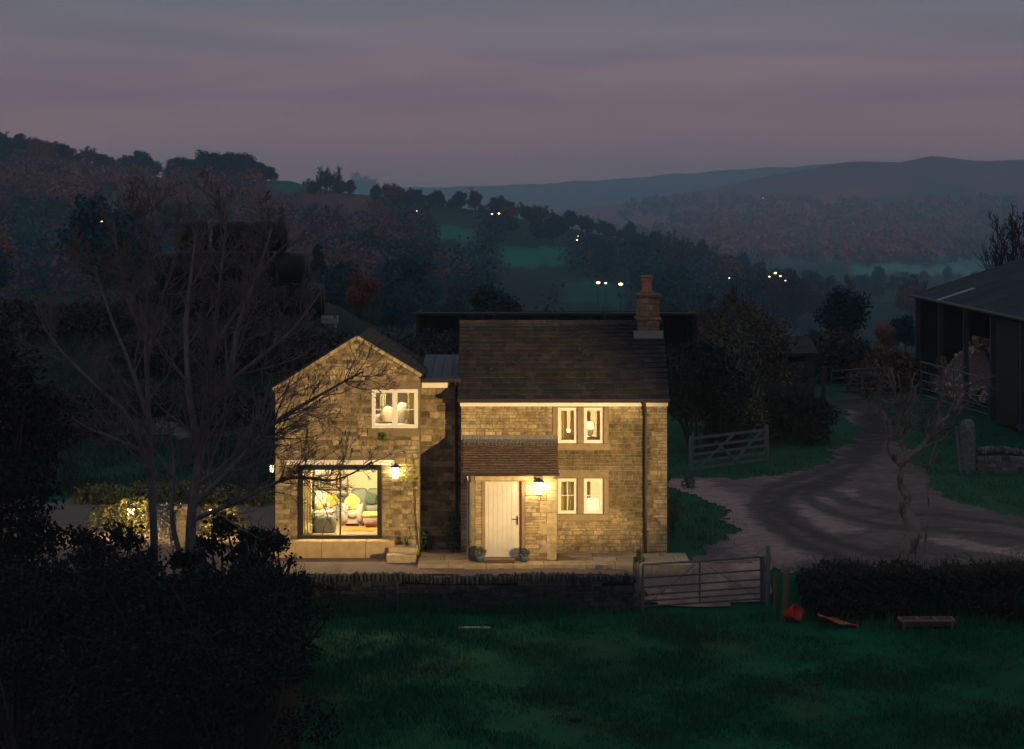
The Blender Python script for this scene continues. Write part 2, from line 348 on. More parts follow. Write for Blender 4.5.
blend((sst(72, 84, Yg) * (1 - sst(130, 180, Yg)) * (X < -4)) * .75, (.016, .022, .021))
blend(sst(112, 135, Yg) * (.8 + .15 * fb), (.008, .020, .024))                # woodland floor
blend(sst(2000, 2600, Yg) * .95, (.31, .074, .076))                          # bracken and heather
blend(sst(2400, 2800, Yg) * sst(.1, .9, fbm(X, Yg, 260)), (.22, .065, .058))
blend(sst(2600, 3000, Yg) * sst(.2, .9, fbm(X + 900, Yg * 1.4, 210)) * .8, (.03, .060, .062))
blend(sst(3300, 3800, Yg) * .6, (.22, .07, .078))
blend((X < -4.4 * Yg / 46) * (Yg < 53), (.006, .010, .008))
blend(sst(650, 760, Yg) * (Yg < 1060) * sst(330, 250, PXg) * sst(-.6, .5, fbm(X, Yg, 60)) if False else sst(600, 720, Yg) * (Yg < 1060) * (1 - sst(250, 330, PXg)) * .8, (.17, .052, .048))
def strip(px0, px1, y0, y1, Ya, Yb, c, sk=0.0, k=1.0):
    yy = SY - sk * (PXg - px0) + 2.2 * np.sin(PXg * .11 + px0) + 1.3 * np.sin(PXg * .31 + y0) + .12 * (PXg - (px0 + px1) / 2) * np.sin(px0)
    m = sst(px0 - 6, px0 + 6, PXg) * (1 - sst(px1 - 6, px1 + 6, PXg)) * sst(y0 - 2, y0 + 1, yy) * (1 - sst(y1 - 1, y1 + 2, yy)) * (Yg > Ya) * (Yg < Yb); blend(m * k, c)
GR = (.003, .17, .10)
strip(268, 322, 174, 190, 500, 1030, (.008, .15, .092), .02)
strip(436, 474, 226, 240, 400, 1000, GR, .1)
strip(500, 566, 248, 266, 300, 1000, GR)
strip(565, 625, 284, 304, 160, 900, (.004, .095, .07))
strip(300, 372, 192, 206, 500, 1030, (.15, .048, .040), .03)
strip(760, 840, 252, 262, 1300, 2300, (.05, .19, .14), -.02)
strip(852, 1010, 270, 279, 1300, 2400, (.07, .26, .19), -.055)
strip(940, 1100, 262, 270, 1300, 2500, (.06, .20, .16), -.03)
strip(750, 870, 196, 206, 2300, 3900, (.40, .09, .07), -.02, .95)
strip(690, 800, 214, 222, 2300, 3900, (.28, .08, .065), .02, .9)
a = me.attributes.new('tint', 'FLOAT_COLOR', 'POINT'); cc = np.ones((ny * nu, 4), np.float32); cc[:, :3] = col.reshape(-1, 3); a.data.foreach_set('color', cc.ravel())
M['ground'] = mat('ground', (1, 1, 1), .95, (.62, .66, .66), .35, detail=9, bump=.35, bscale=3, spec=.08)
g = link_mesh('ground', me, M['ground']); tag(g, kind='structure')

def drape(name, poly, m, step=.11, off=.03, color=None, seed=1, rag=.25):
    """a sheet over the ground inside an (x, y) polygon with a ragged edge"""
    P_ = np.array(poly); x0, y0 = P_.min(0) - .5; x1, y1 = P_.max(0) + .5
    xs = np.arange(x0, x1 + step, step); ys = np.arange(y0, y1 + step, step * 1.6); GX, GY = np.meshgrid(xs, ys)
    jx = GX + rag * np.sin(GY * .8 + seed) * np.sin(GX * 1.3 + seed * 2) + rag * .5 * np.sin(GY * 1.7 + GX * 3.1) + rag * .4 * np.sin(GX * 7 + GY * 2.3) + rag * .3 * np.sin(GX * 17 - GY * 5); jy = GY + rag * 1.6 * np.sin(GX * 1.9 + seed * 3) + rag * np.sin(GX * 4.7 - GY * 1.2) + rag * .7 * np.sin(GX * 13 + GY) + rag * .5 * np.sin(GX * 29 - GY * 3)
    ins = inpoly(jx, jy, poly); n_ = len(xs)
    q = ins[:-1, :-1] & ins[1:, :-1] & ins[:-1, 1:] & ins[1:, 1:]; r, c = np.where(q); i0 = r * n_ + c
    fq = np.stack([i0, i0 + 1, i0 + n_ + 1, i0 + n_], -1); used, inv = np.unique(fq, return_inverse=True)
    vx = GX.ravel()[used]; vy = GY.ravel()[used]; vz = zfun(vx, vy) + off
    me = mesh_np(name, np.stack([vx, vy, vz], -1), inv.reshape(-1, 4), smooth=True)
    if color is not None:
        me.attributes.remove(me.attributes['tint']); a = me.attributes.new('tint', 'FLOAT_COLOR', 'POINT'); c4 = np.ones((len(used), 4), np.float32); c4[:, :3] = color(vx, vy); a.data.foreach_set('color', c4.ravel())
    o = link_mesh(name, me, m); tag(o, kind='structure'); return o

def line_dist(x, y, pts):
    d = np.full(x.shape, 1e9)
    for (ax, ay), (bx, by) in zip(pts[:-1], pts[1:]):
        t = np.clip(((x - ax) * (bx - ax) + (y - ay) * (by - ay)) / ((bx - ax) ** 2 + (by - ay) ** 2 + 1e-9), 0, 1)
        d = np.minimum(d, np.hypot(x - ax - t * (bx - ax), (y - ay - t * (by - ay)) * .6))
    return d
fl = lambda L: [flat(*p) for p in L]
TR = [(3.4, 58.2), (4.9, 58.3)] + fl([ (700, 547), (735, 535), (722, 510), (690, 494), (668, 487), (672, 477), (765, 477), (821, 463), (852, 441), (856, 429), (838, 407), (845, 397), (884, 400), (888, 420), (899, 437), (929, 482), (959, 504), (1024, 519), (1160, 545)]) + [(18.5, 57.7), (7.2, 57.6), (6.9, 57.9)]
ruts = [fl([(850, 560), (800, 545), (768, 522), (756, 505), (768, 490), (800, 478), (845, 462), (868, 440), (862, 418)]),
        fl([(885, 556), (826, 540), (788, 520), (777, 505), (792, 492), (822, 481), (860, 465), (882, 440), (874, 415)]),
        fl([(1040, 528), (960, 518), (890, 512), (845, 502), (826, 490), (838, 478)]), fl([(1040, 541), (950, 531), (880, 526), (835, 514), (806, 498), (818, 484)])]
def trcol(x, y):
    c = np.empty((len(x), 3)); c[:] = (.165, .106, .098)
    n1 = fbm(x * 6, y * 6, 5); n2 = fbm(x * 20 + 9, y * 20, 7)
    w = sst(-.5, .8, n1)[:, None]; c = c * (1 - w * .7) + np.array((.085, .062, .064)) * w * .7
    pale = (sst(.3, 1.1, fbm(x * 3 + 40, y * 2, 6)) * (1 - sst(7.5, 10, x)))[:, None]; c = c * (1 - pale * .75) + np.array((.40, .26, .24)) * pale * .75
    for L_, w_ in ((fl([(684, 484), (722, 500), (742, 524), (772, 552)]), 1.0), (fl([(940, 540), (1015, 553)]), .45), (fl([(838, 492), (812, 508), (840, 530)]), .55), (fl([(838, 412), (850, 425)]), .8)):
        m = (1 - sst(w_ * .4, w_ * 1.5, line_dist(x, y, L_) + .35 * n2))[:, None] * .8; c = c * (1 - m) + np.array((.40, .26, .225)) * m
    for k, r in enumerate(ruts):
        d = line_dist(x, y, r) + .18 * n2; m = (1 - sst(.12, .55, d))[:, None] * .8; c = c * (1 - m) + np.array((.050, .037, .042)) * m
    far = sst(84, 100, y)[:, None]; c = c * (1 - far * .4)
    return c
M['track'] = mat('track_dirt', (1, 1, 1), .92, (.6, .58, .6), 2.2, detail=9, bump=.7, bscale=14, spec=.12)
drape('gateway', [(3.3, 56.62), (6.75, 56.62), (6.95, 58.7), (3.3, 58.7)], M['track'], color=lambda x, y: np.tile((.38, .245, .20), (len(x), 1)) * (1 - .35 * sst(-.3, .9, fbm(x * 9, y * 9, 4)))[:, None], seed=8, off=.045, rag=.03)
drape('track', TR, M['track'], color=trcol, seed=2)
# wisps of pale path along the foot of the bank, and the gravel yard left of the cottage
drape('path', [(-24, 83), (-9.5, 81.2), (-9.5, 83.0), (-24, 85.6)], mat('path_dirt', (.19, .14, .115), .95, (.10, .08, .065), 2, bump=.5), seed=4, off=.035, rag=.15)
drape('gravel_yard', [(-17.5, 57.2), (-6.6, 57.2), (-6.6, 69), (-9, 71.5), (-17.5, 70)], M['gravel'], seed=6, off=.03)
drape('gravel_strip', [(-9, 56.9), (3.2, 56.9), (4.9, 57.3), (4.9, 58.1), (-2.3, 58.1), (-2.3, 59.4), (-9, 59.4)], M['gravel'], seed=3, off=.05, rag=.04, step=.15)

# ------------------------------------------------------------------ the cottage
rng = random.Random(11)
house = thing('stone_cottage', 'two-storey stone cottage with gabled wing, tiled porch and one chimney, lit up at dusk', 'house', (1.0, 60, 0))
HO = Vector((1.0, 60, 0))
def hb(mb, name, m, parent=None, **k):
    """build a part of the cottage; meshes are written in world coordinates"""
    o = mb.build(name, m, None, **k); o.data.transform(Matrix.Translation(-HO)); o.parent = parent or house; return o
def stone_face(mb, x0, x1, z0, z1, y, holes, rng, ch=(.11, .20), cw=(.18, .46), clip=None, pal=None, quoin=(True, True), sgn=-1, gap=.014, qw=.02, zone=None):
    """coursed rubble: each stone a block proud of the mortar; y is the mortar plane, stones stand out towards -Y"""
    z = z0
    row = 0
    while z < z1 - .05:
        h = min(rng.uniform(*ch), z1 - z)
        if z1 - z - h < .07: h = z1 - z
        a0, a1 = x0, x1
        if clip:
            a0, a1 = clip(z + h * .85)
            a0 = max(a0, x0); a1 = min(a1, x1)
        ivs = [(a0, a1)]
        for hx0, hx1, hz0, hz1 in holes:
            if z + h > hz0 + .02 and z < hz1 - .02:
                nv = []
                for p, q in ivs:
                    if hx1 <= p or hx0 >= q: nv.append((p, q))
                    else:
                        if hx0 > p: nv.append((p, hx0))
                        if hx1 < q: nv.append((hx1, q))
                ivs = nv
        for p, q in ivs:
            x = p
            while x < q - .04:
                w = rng.uniform(*cw) * (1.25 if h > .16 else 1)
                isq = (x == x0 and quoin[0]) or False
                if isq: w = .42 if row % 2 else .24
                if q - x - w < .12: w = q - x
                if q == x1 and quoin[1] and x + w >= q - .001: isq = True
                o = rng.uniform(.004, .022) if not isq else qw; i = rng.uniform(.004, .012); g_ = gap / 2
                hx = x; hw = x + w; jz = rng.uniform(-.006, .006)
                b0, b1, c0, c1 = hx + g_, hw - g_, z + g_ + jz, z + h - g_ + jz
                k = rng.choice(pal) if not isq else (1.12, 1.1, 1.05)
                kk_ = rng.uniform(.84, 1.14) * (zone(x + w / 2, z + h / 2) if zone else 1); k = tuple(v * kk_ for v in k)
                ys = y + sgn * 0; yo = y + sgn * o
                t = [rng.uniform(-.006, .006) for _ in range(4)]
                vs = [(b0, ys, c0), (b1, ys, c0), (b1, ys, c1), (b0, ys, c1), (b0 + i, yo, c0 + i + t[0]), (b1 - i, yo + t[2], c0 + i + t[1]), (b1 - i, yo, c1 - i + t[3]), (b0 + i, yo + t[1], c1 - i + t[2])]
                mb.add(vs, [(4, 5, 6, 7), (0, 1, 5, 4), (1, 2, 6, 5), (2, 3, 7, 6), (3, 0, 4, 7)], k)
                x += w
        z += h; row += 1
PAL = [(1, .97, .9), (.92, .88, .81), (1.05, 1.01, .93), (.84, .80, .74), (.97, .91, .81), (.9, .88, .84), (1.02, .95, .85), (.78, .74, .69)]
PALD = [(.85, .82, .75), (.68, .66, .61), (1.0, .95, .86), (.50, .48, .46), (.82, .74, .64), (.44, .42, .41), (1.25, 1.2, 1.06)]
def backing(mb, x0, x1, z0, z1, y0, y1, holes):
    xs = sorted({x0, x1, *[v for h in holes for v in h[:2] if x0 < v < x1]}); zs = sorted({z0, z1, *[v for h in holes for v in h[2:] if z0 < v < z1]})
    for i in range(len(xs) - 1):
        for j in range(len(zs) - 1):
            cx = (xs[i] + xs[i + 1]) / 2; cz = (zs[j] + zs[j + 1]) / 2
            if any(h[0] < cx < h[1] and h[2] < cz < h[3] for h in holes): continue
            mb.box(xs[i], xs[i + 1], y0, y1, zs[j], zs[j + 1])
sx = lambda px, Y: (px - PX0) * Y / F
sz = lambda py, Y: H - (py - PY0) * Y / F

# --- main block
MY = 60.0; mx0, mx1 = -1.40, 4.25; EZ = 4.25; RZ = 6.20; MD = 5.2
wu = (sz(443.5, MY), sz(407.5, MY)); wl = (sz(514, MY), sz(478.5, MY))
wx = [(sx(557.7, MY), sx(577.3, MY)), (sx(583.7, MY), sx(603.5, MY))]
wins = [(a, b, *wu) for a, b in wx] + [(a, b, *wl) for a, b in wx]
sur = [(sx(552.5, MY), sx(608.5, MY), wu[0] - .17, EZ - .11), (sx(552.5, MY), sx(608.5, MY), wl[0] - .17, wl[1] + .19)]
b = MB(); backing(b, mx0, mx1, -.2, EZ + .02, MY, MY + .4, wins)
b.prism([(mx0 + .02, EZ + .02), (mx0 + .02, EZ - .1), (mx0 + .4, EZ - .1), (mx0 + .4, EZ + .02)], MY + .41, MY + MD)
main_wall = hb(b, 'wall', M['mortar'])
b = MB()
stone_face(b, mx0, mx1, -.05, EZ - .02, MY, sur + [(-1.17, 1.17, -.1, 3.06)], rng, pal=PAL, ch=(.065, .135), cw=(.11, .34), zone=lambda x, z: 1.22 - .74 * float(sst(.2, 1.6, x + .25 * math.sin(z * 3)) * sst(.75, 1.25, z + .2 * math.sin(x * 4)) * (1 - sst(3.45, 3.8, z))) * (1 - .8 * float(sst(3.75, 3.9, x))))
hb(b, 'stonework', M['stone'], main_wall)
# side, gable and back walls
b = MB()
for x in (mx0, mx1 - .4):
    yz = [(MY + .401, -.2), (MY + MD, -.2), (MY + MD, EZ - .1), (MY + MD / 2, RZ - .1), (MY + .401, EZ - .1)]
    b.add([(x, y, z) for y, z in yz] + [(x + .4, y, z) for y, z in yz], [(4, 3, 2, 1, 0), (5, 6, 7, 8, 9)] + [((i + 1) % 5, i, i + 5, (i + 1) % 5 + 5) for i in range(5)], (.8, .78, .75))
b.box(mx0 + .4, mx1 - .4, MY + MD - .4, MY + MD, -.2, EZ - .1, (.8, .78, .75))
hb(b, 'wall', M['stone_dark'])
# dressed surrounds: lintel, mullion, jambs and sill
for s, w in zip(sur, (wu, wl)):
    b = MB(); y0, y1 = MY - .026, MY + .12; (a0, a1), (c0, c1) = wx
    b.box(s[0], s[1], y0, y1, w[1], s[3], (.95, .95, .95)); b.box(s[0] - .04, s[1] + .04, y0 - .03, y1, s[2], w[0] - .003, (1.08, 1.05, 1))
    for p, q in ((s[0], a0), (a1, c0), (c1, s[1])): b.box(p, q, y0 + .002, y1, w[0], w[1] - .002, (1.02, 1, .97))
    hb(b, 'window_surround', M['ashlar'], bevel=.008)

def window(x0, x1, z0, z1, y, nlight=1, bar=(.45,), fw=.085, m=M['white'], hbar=True, mull=.09, d=.07):
    b = MB(); b.box(x0, x1, y, y + d, z0, z0 + fw * 1.05); b.box(x0, x1, y, y + d, z1 - fw, z1)
    xs = [x0] + [x0 + (x1 - x0) * (k + 1) / nlight for k in range(nlight - 1)] + [x1]
    b.box(x0, x0 + fw, y + .001, y + d, z0 + fw * 1.05, z1 - fw); b.box(x1 - fw, x1, y + .001, y + d, z0 + fw * 1.05, z1 - fw)
    for k in xs[1:-1]: b.box(k - mull / 2, k + mull / 2, y + .001, y + d, z0 + fw * 1.05, z1 - fw)
    o = hb(b, 'window', m, bevel=.006)
    p = MB(); p.box(x0 + fw * .7, x1 - fw * .7, y + d * .55, y + d * .62, z0 + fw * .7, z1 - fw * .7); hb(p, 'pane', M['glass'], o)
    if bar:
        g = MB()
        for f in bar:
            zz = z0 + fw + (z1 - z0 - 2 * fw) * f; e = [x0 + fw] + [v for k in xs[1:-1] for v in (k - mull / 2, k + mull / 2)] + [x1 - fw]
            for p0, p1 in zip(e[::2], e[1::2]): g.box(p0, p1, y + .02, y + .05, zz - .012, zz + .012)
        hb(g, 'glazing_bar', m, o)
    return o
for k, (a, c) in enumerate(wx): window(a + .004, c - .004, wu[0] + .003, wu[1] - .003, MY + .03, bar=())
for k, (a, c) in enumerate(wx): window(a + .004, c - .004, wl[0] + .003, wl[1] - .003, MY + .03, bar=(.52,))

# --- slated slopes: every slate a thin block
def slates(mb, o, u, v, wid, length, n, rng, sw=(.2, .38), th=(.02, .046), pal=None, grow=1.0, jag=.012):
    """o = eave corner, u along the eave, v up the slope, both unit"""
    o = Vector(o); u = Vector(u).normalized(); v = Vector(v).normalized(); nn = u.cross(v)
    hs = [grow ** -i for i in range(n)]; s = length / sum(hs); y = 0
    for r in range(n):
        h = hs[r] * s; x = 0
        while x < wid - .02:
            w = rng.uniform(*sw)
            if wid - x - w < .12: w = wid - x
            t = rng.uniform(*th); k = rng.choice(pal); kq = rng.uniform(.88, 1.12); k = tuple(c * kq for c in k)
            y0 = y - .02 - rng.uniform(0, jag) if r else y; y1 = y + h
            a = o + u * (x + .004) + v * y0; c = o + u * (x + w - .004) + v * y0; d = o + u * (x + w - .004) + v * y1; e = o + u * (x + .004) + v * y1
            lo = nn * .004; vs = [a + lo, c + lo, d, e, a + nn * (t + .012), c + nn * (t + .012 + rng.uniform(-.004, .004)), d + nn * .006, e + nn * .006]
            mb.add(vs, [(4, 5, 6, 7), (0, 1, 5, 4), (1, 2, 6, 5), (3, 0, 4, 7)], k); x += w
        y += h
SPAL = [(1, 1, 1), (.88, .9, .92), (1.1, 1.06, 1.03), (.8, .79, .8), (.97, .94, .91), (1.16, 1.1, 1.04), (.74, .76, .75)]
def slope_roof(parent_name, x0, x1, eave, ridge, mat_, n, thick=.08, sw=(.2, .38), two=True, pal=None):
    """eave, ridge = (y, z); ridge line along X"""
    (ey, ez), (ry, rz) = eave, ridge; b = MB(); dv = Vector((0, ry - ey, rz - ez)); L = dv.length; nn = Vector((1, 0, 0)).cross(dv).normalized()
    def deck(e, r):
        q = nn * -thick if e[0] < r[0] else Vector((0, -nn.y, nn.z)) * -thick
        p = [Vector((x0, e[0], e[1])), Vector((x1, e[0], e[1])), Vector((x1, r[0], r[1])), Vector((x0, r[0], r[1]))]
        vs = p + [v + q for v in p]; b.add(vs, [(0, 1, 2, 3), (7, 6, 5, 4), (0, 4, 5, 1), (1, 5, 6, 2), (2, 6, 7, 3), (3, 7, 4, 0)], (.6, .6, .6))
    deck(eave, ridge)
    slates(b, (x0, ey, ez), (1, 0, 0), dv, x1 - x0, L, n, rng, pal=pal or SPAL, sw=sw, grow=1.03)
    if two:
        by = 2 * ry - ey; deck((by, ez), ridge)
        slates(b, (x1, by, ez), (-1, 0, 0), (0, ry - by, rz - ez), x1 - x0, L, n, rng, pal=SPAL, sw=sw, grow=1.03)
    return b
b = slope_roof('roof', mx0 - .09, mx1 + .06, (MY - .14, EZ - .06), (MY + MD / 2, RZ), M['slate'], 17)
main_roof = hb(b, 'roof', M['slate'])
b = MB(); x = mx0 - .10
while x < mx1 + .05:                                                   # stone ridge tiles
    w = min(rng.uniform(.38, .5), mx1 + .06 - x); k = rng.uniform(.9, 1.5)
    yr = MY + MD / 2; zr = RZ + .035 + rng.uniform(-.006, .006); vs = []
    for xx in (x + .004, x + w - .004): vs += [(xx, yr - .17, zr - .125), (xx, yr - .02, zr + .02), (xx, yr + .02, zr + .02), (xx, yr + .17, zr - .125), (xx, yr + .15, zr - .15), (xx, yr - .15, zr - .15)]
    b.add(vs, [(0, 1, 2, 3, 4, 5), (11, 10, 9, 8, 7, 6)] + [((i + 1) % 6, i, i + 6, (i + 1) % 6 + 6) for i in range(6)], (k * 1.1, k, k * .9)); x += w
hb(b, 'ridge_tiles', M['slate'], main_roof)
# lichen and moss cushions near the ridge and on the slates
b = MB()
for _ in range(110):
    f = rng.random() ** .6; xx = rng.uniform(mx0, mx1); yy = MY - .1 + f * (MD / 2); zz = EZ - .02 + f * (RZ - EZ) + .02; r = rng.uniform(.015, .045)
    b.blob((xx, yy, zz), (r, r, r * .4), rng, 6, 4, tint=rng.choice([(.05, .045, .03), (.06, .055, .045), (.03, .034, .02)]))
hb(b, 'moss', M['leaf'], main_roof)['kind'] = 'stuff'
# fascia, gutter, brackets, downpipe
b = MB(); b.box(mx0 - .02, mx1 + .02, MY - .06, MY - .029, EZ - .225, EZ - .06); hb(b, 'fascia', M['white'])
b = MB(); b.tube([(mx0 - .1, MY - .17, EZ - .055), (mx1 + .07, MY - .17, EZ - .055)], .05, 8)
for x in np.linspace(mx0 + .2, mx1 - .2, 8): b.box(x - .015, x + .015, MY - .16, MY - .03, EZ - .115, EZ - .085)
hb(b, 'gutter', M['gutter'])
dx = sx(645.3, MY)
b = MB(); b.tube([(dx - .03, MY - .16, EZ - .08), (dx - .03, MY - .16, EZ - .14), (dx, MY - .085, EZ - .42), (dx, MY - .085, .12), (dx + .0, MY - .17, .05)], .042, 8)
for z in (.55, 1.75, 2.95, 3.75): b.tube([(dx, MY - .085, z), (dx, MY - .085, z + .09)], .055, 8); b.box(dx - .09, dx + .09, MY - .05, MY - .03, z + .02, z + .07)
hb(b, 'downpipe', M['gutter'])
# chimney
cx0, cx1 = sx(637.6, 62.1), sx(659.6, 62.1); cy0, cy1 = 62.1, 62.95; c1 = sz(294, 62.1); cm = sz(318, 62.1)
b = MB(); b.box(cx0 + .03, cx1 - .03, cy0 + .03, cy1 - .03, 5.3, c1, (.8, .75, .7))
def block_course(z0, z1, e, split):
    xs = [cx0 - e, *[cx0 + (cx1 - cx0) * s for s in split], cx1 + e]
    for p, q in zip(xs[:-1], xs[1:]):
        k = rng.uniform(.45, .85); b.box(p + .006, q - .006, cy0 - e, cy1 + e, z0 + .007, z1 - .007, (k, k * .92, k * .84))
zc = [5.45, 5.83, 6.05, cm - .06]
block_course(5.4, 5.86, 0, (.35,)); block_course(5.86, 6.09, 0, (.32,)); block_course(6.09, cm - .06, 0, (.4,))
block_course(cm - .06, cm + .03, .05, (.5,))
zz = cm + .03
for s in ((.55,), (.36, .72), (.55,)): block_course(zz, zz + (c1 - .1 - cm - .03) / 3, .0, s); zz += (c1 - .1 - cm - .03) / 3
block_course(c1 - .1, c1, .06, (.45,))
ch = hb(b, 'chimney', M['stone'], main_roof, bevel=.01)
pc = ((sx(647, 62.4)), 62.52, c1)
b = MB(); b.lathe(pc, [(.20, -.02), (.22, .05), (.17, .08)], 16, (.7, .7, .7)); b.lathe(pc, [(.145, .05), (.135, .36), (.175, .37), (.175, .42), (.14, .43), (.14, .46), (.19, .47), (.19, .50), (.11, .51)], 18)
hb(b, 'chimney_pot', M['terracotta'], main_roof, smooth=False)
b = MB(); zf = lambda y: EZ - .06 + (y - MY + .14) * (RZ - EZ + .06) / (MD / 2 + .14) + .05
b.add([(cx0 - .12, cy0 - .16, zf(cy0 - .16)), (cx1 + .1, cy0 - .16, zf(cy0 - .16)), (cx1 + .1, cy0 - .005, zf(cy0) + .10), (cx0 - .12, cy0 - .005, zf(cy0) + .10)], [(0, 1, 2, 3)], (1, 1, 1))
hb(b, 'flashing', M['lead'], main_roof)

# --- porch
PYF = 58.66; px0, px1 = sx(470.5, PYF), sx(556.3, PYF); pez = sz(473, PYF - .12); prz = 3.08
dx0, dx1, dz0, dz1 = sx(485, PYF), sx(521.5, PYF), .10, sz(481.5, PYF)
ph = [(dx0, dx1, -.3, dz1)]
b = MB(); backing(b, px0, px1, -.2, pez - .08, PYF, PYF + .3, ph)
pz = lambda y: pez + (y - PYF + .12) * (prz - pez) / (MY - PYF + .12) - .1
for x in (px0, px1 - .3):
    yz = [(PYF + .301, -.2), (MY - .03, -.2), (MY - .03, pz(MY - .03)), (PYF + .301, pz(PYF + .3))]
    b.add([(x, y, z) for y, z in yz] + [(x + .3, y, z) for y, z in yz], [(3, 2, 1, 0), (4, 5, 6, 7)] + [((i + 1) % 4, i, i + 4, (i + 1) % 4 + 4) for i in range(4)])
porch_wall = hb(b, 'wall', M['mortar'])
b = MB(); PALP = [(1, .97, .9), (1.1, 1.04, .95), (.9, .84, .75), (1.02, .95, .84), (.72, .66, .58)]
stone_face(b, px0, px1, .03, pez - .16, PYF, [(dx0 - .09, dx1 + .09, -.3, dz1 + .02), (px1 - .26, px1, -.1, 5), (px0, px0 + .12, -.1, 5)], rng, pal=PALP, ch=(.06, .125), cw=(.14, .42), quoin=(False, False))
z = .03; r = 0
while z < pez - .17:                                                   # big quoins on the right corner of the porch
    h = min(rng.uniform(.2, .32), pez - .16 - z); w = (.26, .44)[r % 2]; k = rng.uniform(.95, 1.15)
    b.box(px1 - w + .005, px1 + .012, PYF - .02, PYF + .06 + (.2 if r % 2 == 0 else 0), z + .005, z + h - .005, (k, k * .98, k * .95)); z += h; r += 1
b.box(px0 + .12, px1 - .1, PYF - .022, PYF, dz1 + .03, pez - .10, (1.15, 1.1, 1.0))
hb(b, 'stonework', M['quoin'], porch_wall)
b = MB()
b.box(dx0 - .085, dx0, PYF - .018, PYF + .1, .06, dz1 + .02, (1.1, 1.08, 1.05)); b.box(dx1 + .003, dx1 + .085, PYF - .018, PYF + .1, .06, dz1 + .02, (1.0, .95, .9))
b.box(dx0 - .1, dx1 + .1, PYF - .08, PYF + .28, -.04, dz0 - .012, (1.1, 1.05, 1)); hb(b, 'door_surround', M['ashlar'])
b = MB(); b.box(dx0 + .004, dx1 - .055, PYF + .04, PYF + .09, dz0, dz1 - .004)
w5 = (dx1 - .055 - dx0 - .18) / 6
for i in range(6): b.box(dx0 + .09 + i * w5 + .006, dx0 + .09 + (i + 1) * w5 - .006, PYF + .032, PYF + .045, dz0 + .12, dz1 - .1)
door = hb(b, 'door', M['door'])
b = MB(); hx = dx1 - .15; b.box(hx + .02, hx + .06, PYF + .018, PYF + .039, dz0 + .86, dz0 + 1.10); b.box(hx - .1, hx + .05, PYF - .01, PYF + .005, dz0 + 1.0, dz0 + 1.025); b.box(hx + .025, hx + .05, PYF, PYF + .02, dz0 + .995, dz0 + 1.03)
hb(b, 'handle', M['brass'], door)
b = MB(); b.box(dx1 - .05, dx1 - .003, PYF + .02, PYF + .1, dz0, dz1 - .004); hb(b, 'door_frame', mat('maroon_edge', (.16, .045, .035), .5))
b = slope_roof('roof', px0 - .21, px1 + .06, (PYF - .12, pez), (MY - .02, prz), M['porch_tile'], 14, two=False, sw=(.16, .27), thick=.1, pal=[(1, 1, 1), (.94, .94, .95), (1.05, 1.04, 1.03)])
proof = hb(b, 'roof', M['porch_tile']); proof['label'] = 'reddish brown tiled lean-to roof of the porch'
b = MB(); nl = 90; vs = []; fs = []                                     # wavy lead flashing dressed over the tiles
for i in range(nl + 1):
    x = px0 - .23 + (px1 - px0 + .3) * i / nl; wv = .012 * math.sin(i * 1.9) + rng.uniform(-.01, .01)
    vs += [(x, MY - .036, prz + .16), (x, MY - .045 - abs(wv) * .6, prz + .045), (x, MY - .20, prz - .055 + wv * .8), (x, MY - .31 + rng.uniform(-.02, .02), prz - .10 + wv)]
for i in range(nl):
    for j in range(3): a_ = i * 4 + j; fs.append((a_ + 1, a_ + 5, a_ + 4, a_))
b.add(vs, fs); hb(b, 'flashing', M['lead'], proof)
b = MB(); b.tube([(px0 - .23, PYF - .17, pez - .03), (px1 + .08, PYF - .17, pez - .03)], .045, 8); hb(b, 'gutter', M['gutter'])
b = MB(); gx = px0 - .02; b.tube([(gx, PYF - .17, pez - .05), (gx, PYF - .08, pez - .25), (gx, PYF - .08, .05)], .036, 8)
for z in (.5, 1.5): b.box(gx - .05, gx + .05, PYF - .06, PYF + .0, z, z + .05)
hb(b, 'downpipe', M['gutter'])
b = MB(); b.box(px0 - .10, px0 - .003, PYF + .02, PYF + .12, .0, pez - .1); hb(b, 'corner_post', M['cream'])

# --- gabled wing on the left
WY = 59.6; vx0, vx1 = sx(275, WY), sx(419.3, WY); ax_, az = sx(357, WY), sz(339, WY); rz_ = sz(376, WY); lz_ = sz(390, WY); WL = 5.0
pw_ = (sx(298.5, WY), sx(382, WY), sz(540, WY), sz(465, WY)); uw = (sx(371.5, WY), sx(418.0, WY), sz(428.5, WY), sz(389, WY))
wh = [pw_, uw]; zt = uw[3] + .06
b = MB(); backing(b, vx0, vx1, -.2, zt, WY, WY + .35, [pw_, (uw[0], vx1, uw[2], uw[3])])
b.box(uw[1], vx1, WY + .02, WY + .35, uw[2], uw[3])
sl = (az - rz_) / (vx1 - ax_); sll = (az - lz_) / (ax_ - vx0)
xl = ax_ - (az - zt) / sll
b.prism([(vx0, zt - .05), (vx1, zt - .05), (vx1, rz_), (ax_, az), (vx0, lz_ if lz_ > zt else zt - .04)], WY + .003, WY + .35)
wing_wall = hb(b, 'wall', M['mortar'])
def wclip(z): return (vx0 if z < lz_ else ax_ - (az - z) / sll, vx1 if z < rz_ else ax_ + (az - z) / sl)
b = MB()
lint = (sx(284.5, WY), sx(394.5, WY), sz(465, WY), sz(456, WY))
sill_l = (uw[0] - .1, vx1, uw[2] - .19, uw[2]); lin_u = (uw[0] - .12, vx1, uw[3], uw[3] + .2)
stone_face(b, vx0, vx1, -.1, az - .04, WY, [pw_, uw, lint, sill_l, lin_u], rng, pal=PALD + PAL[:4], ch=(.07, .16), cw=(.10, .34), clip=wclip)
hb(b, 'stonework', M['stone'], wing_wall)
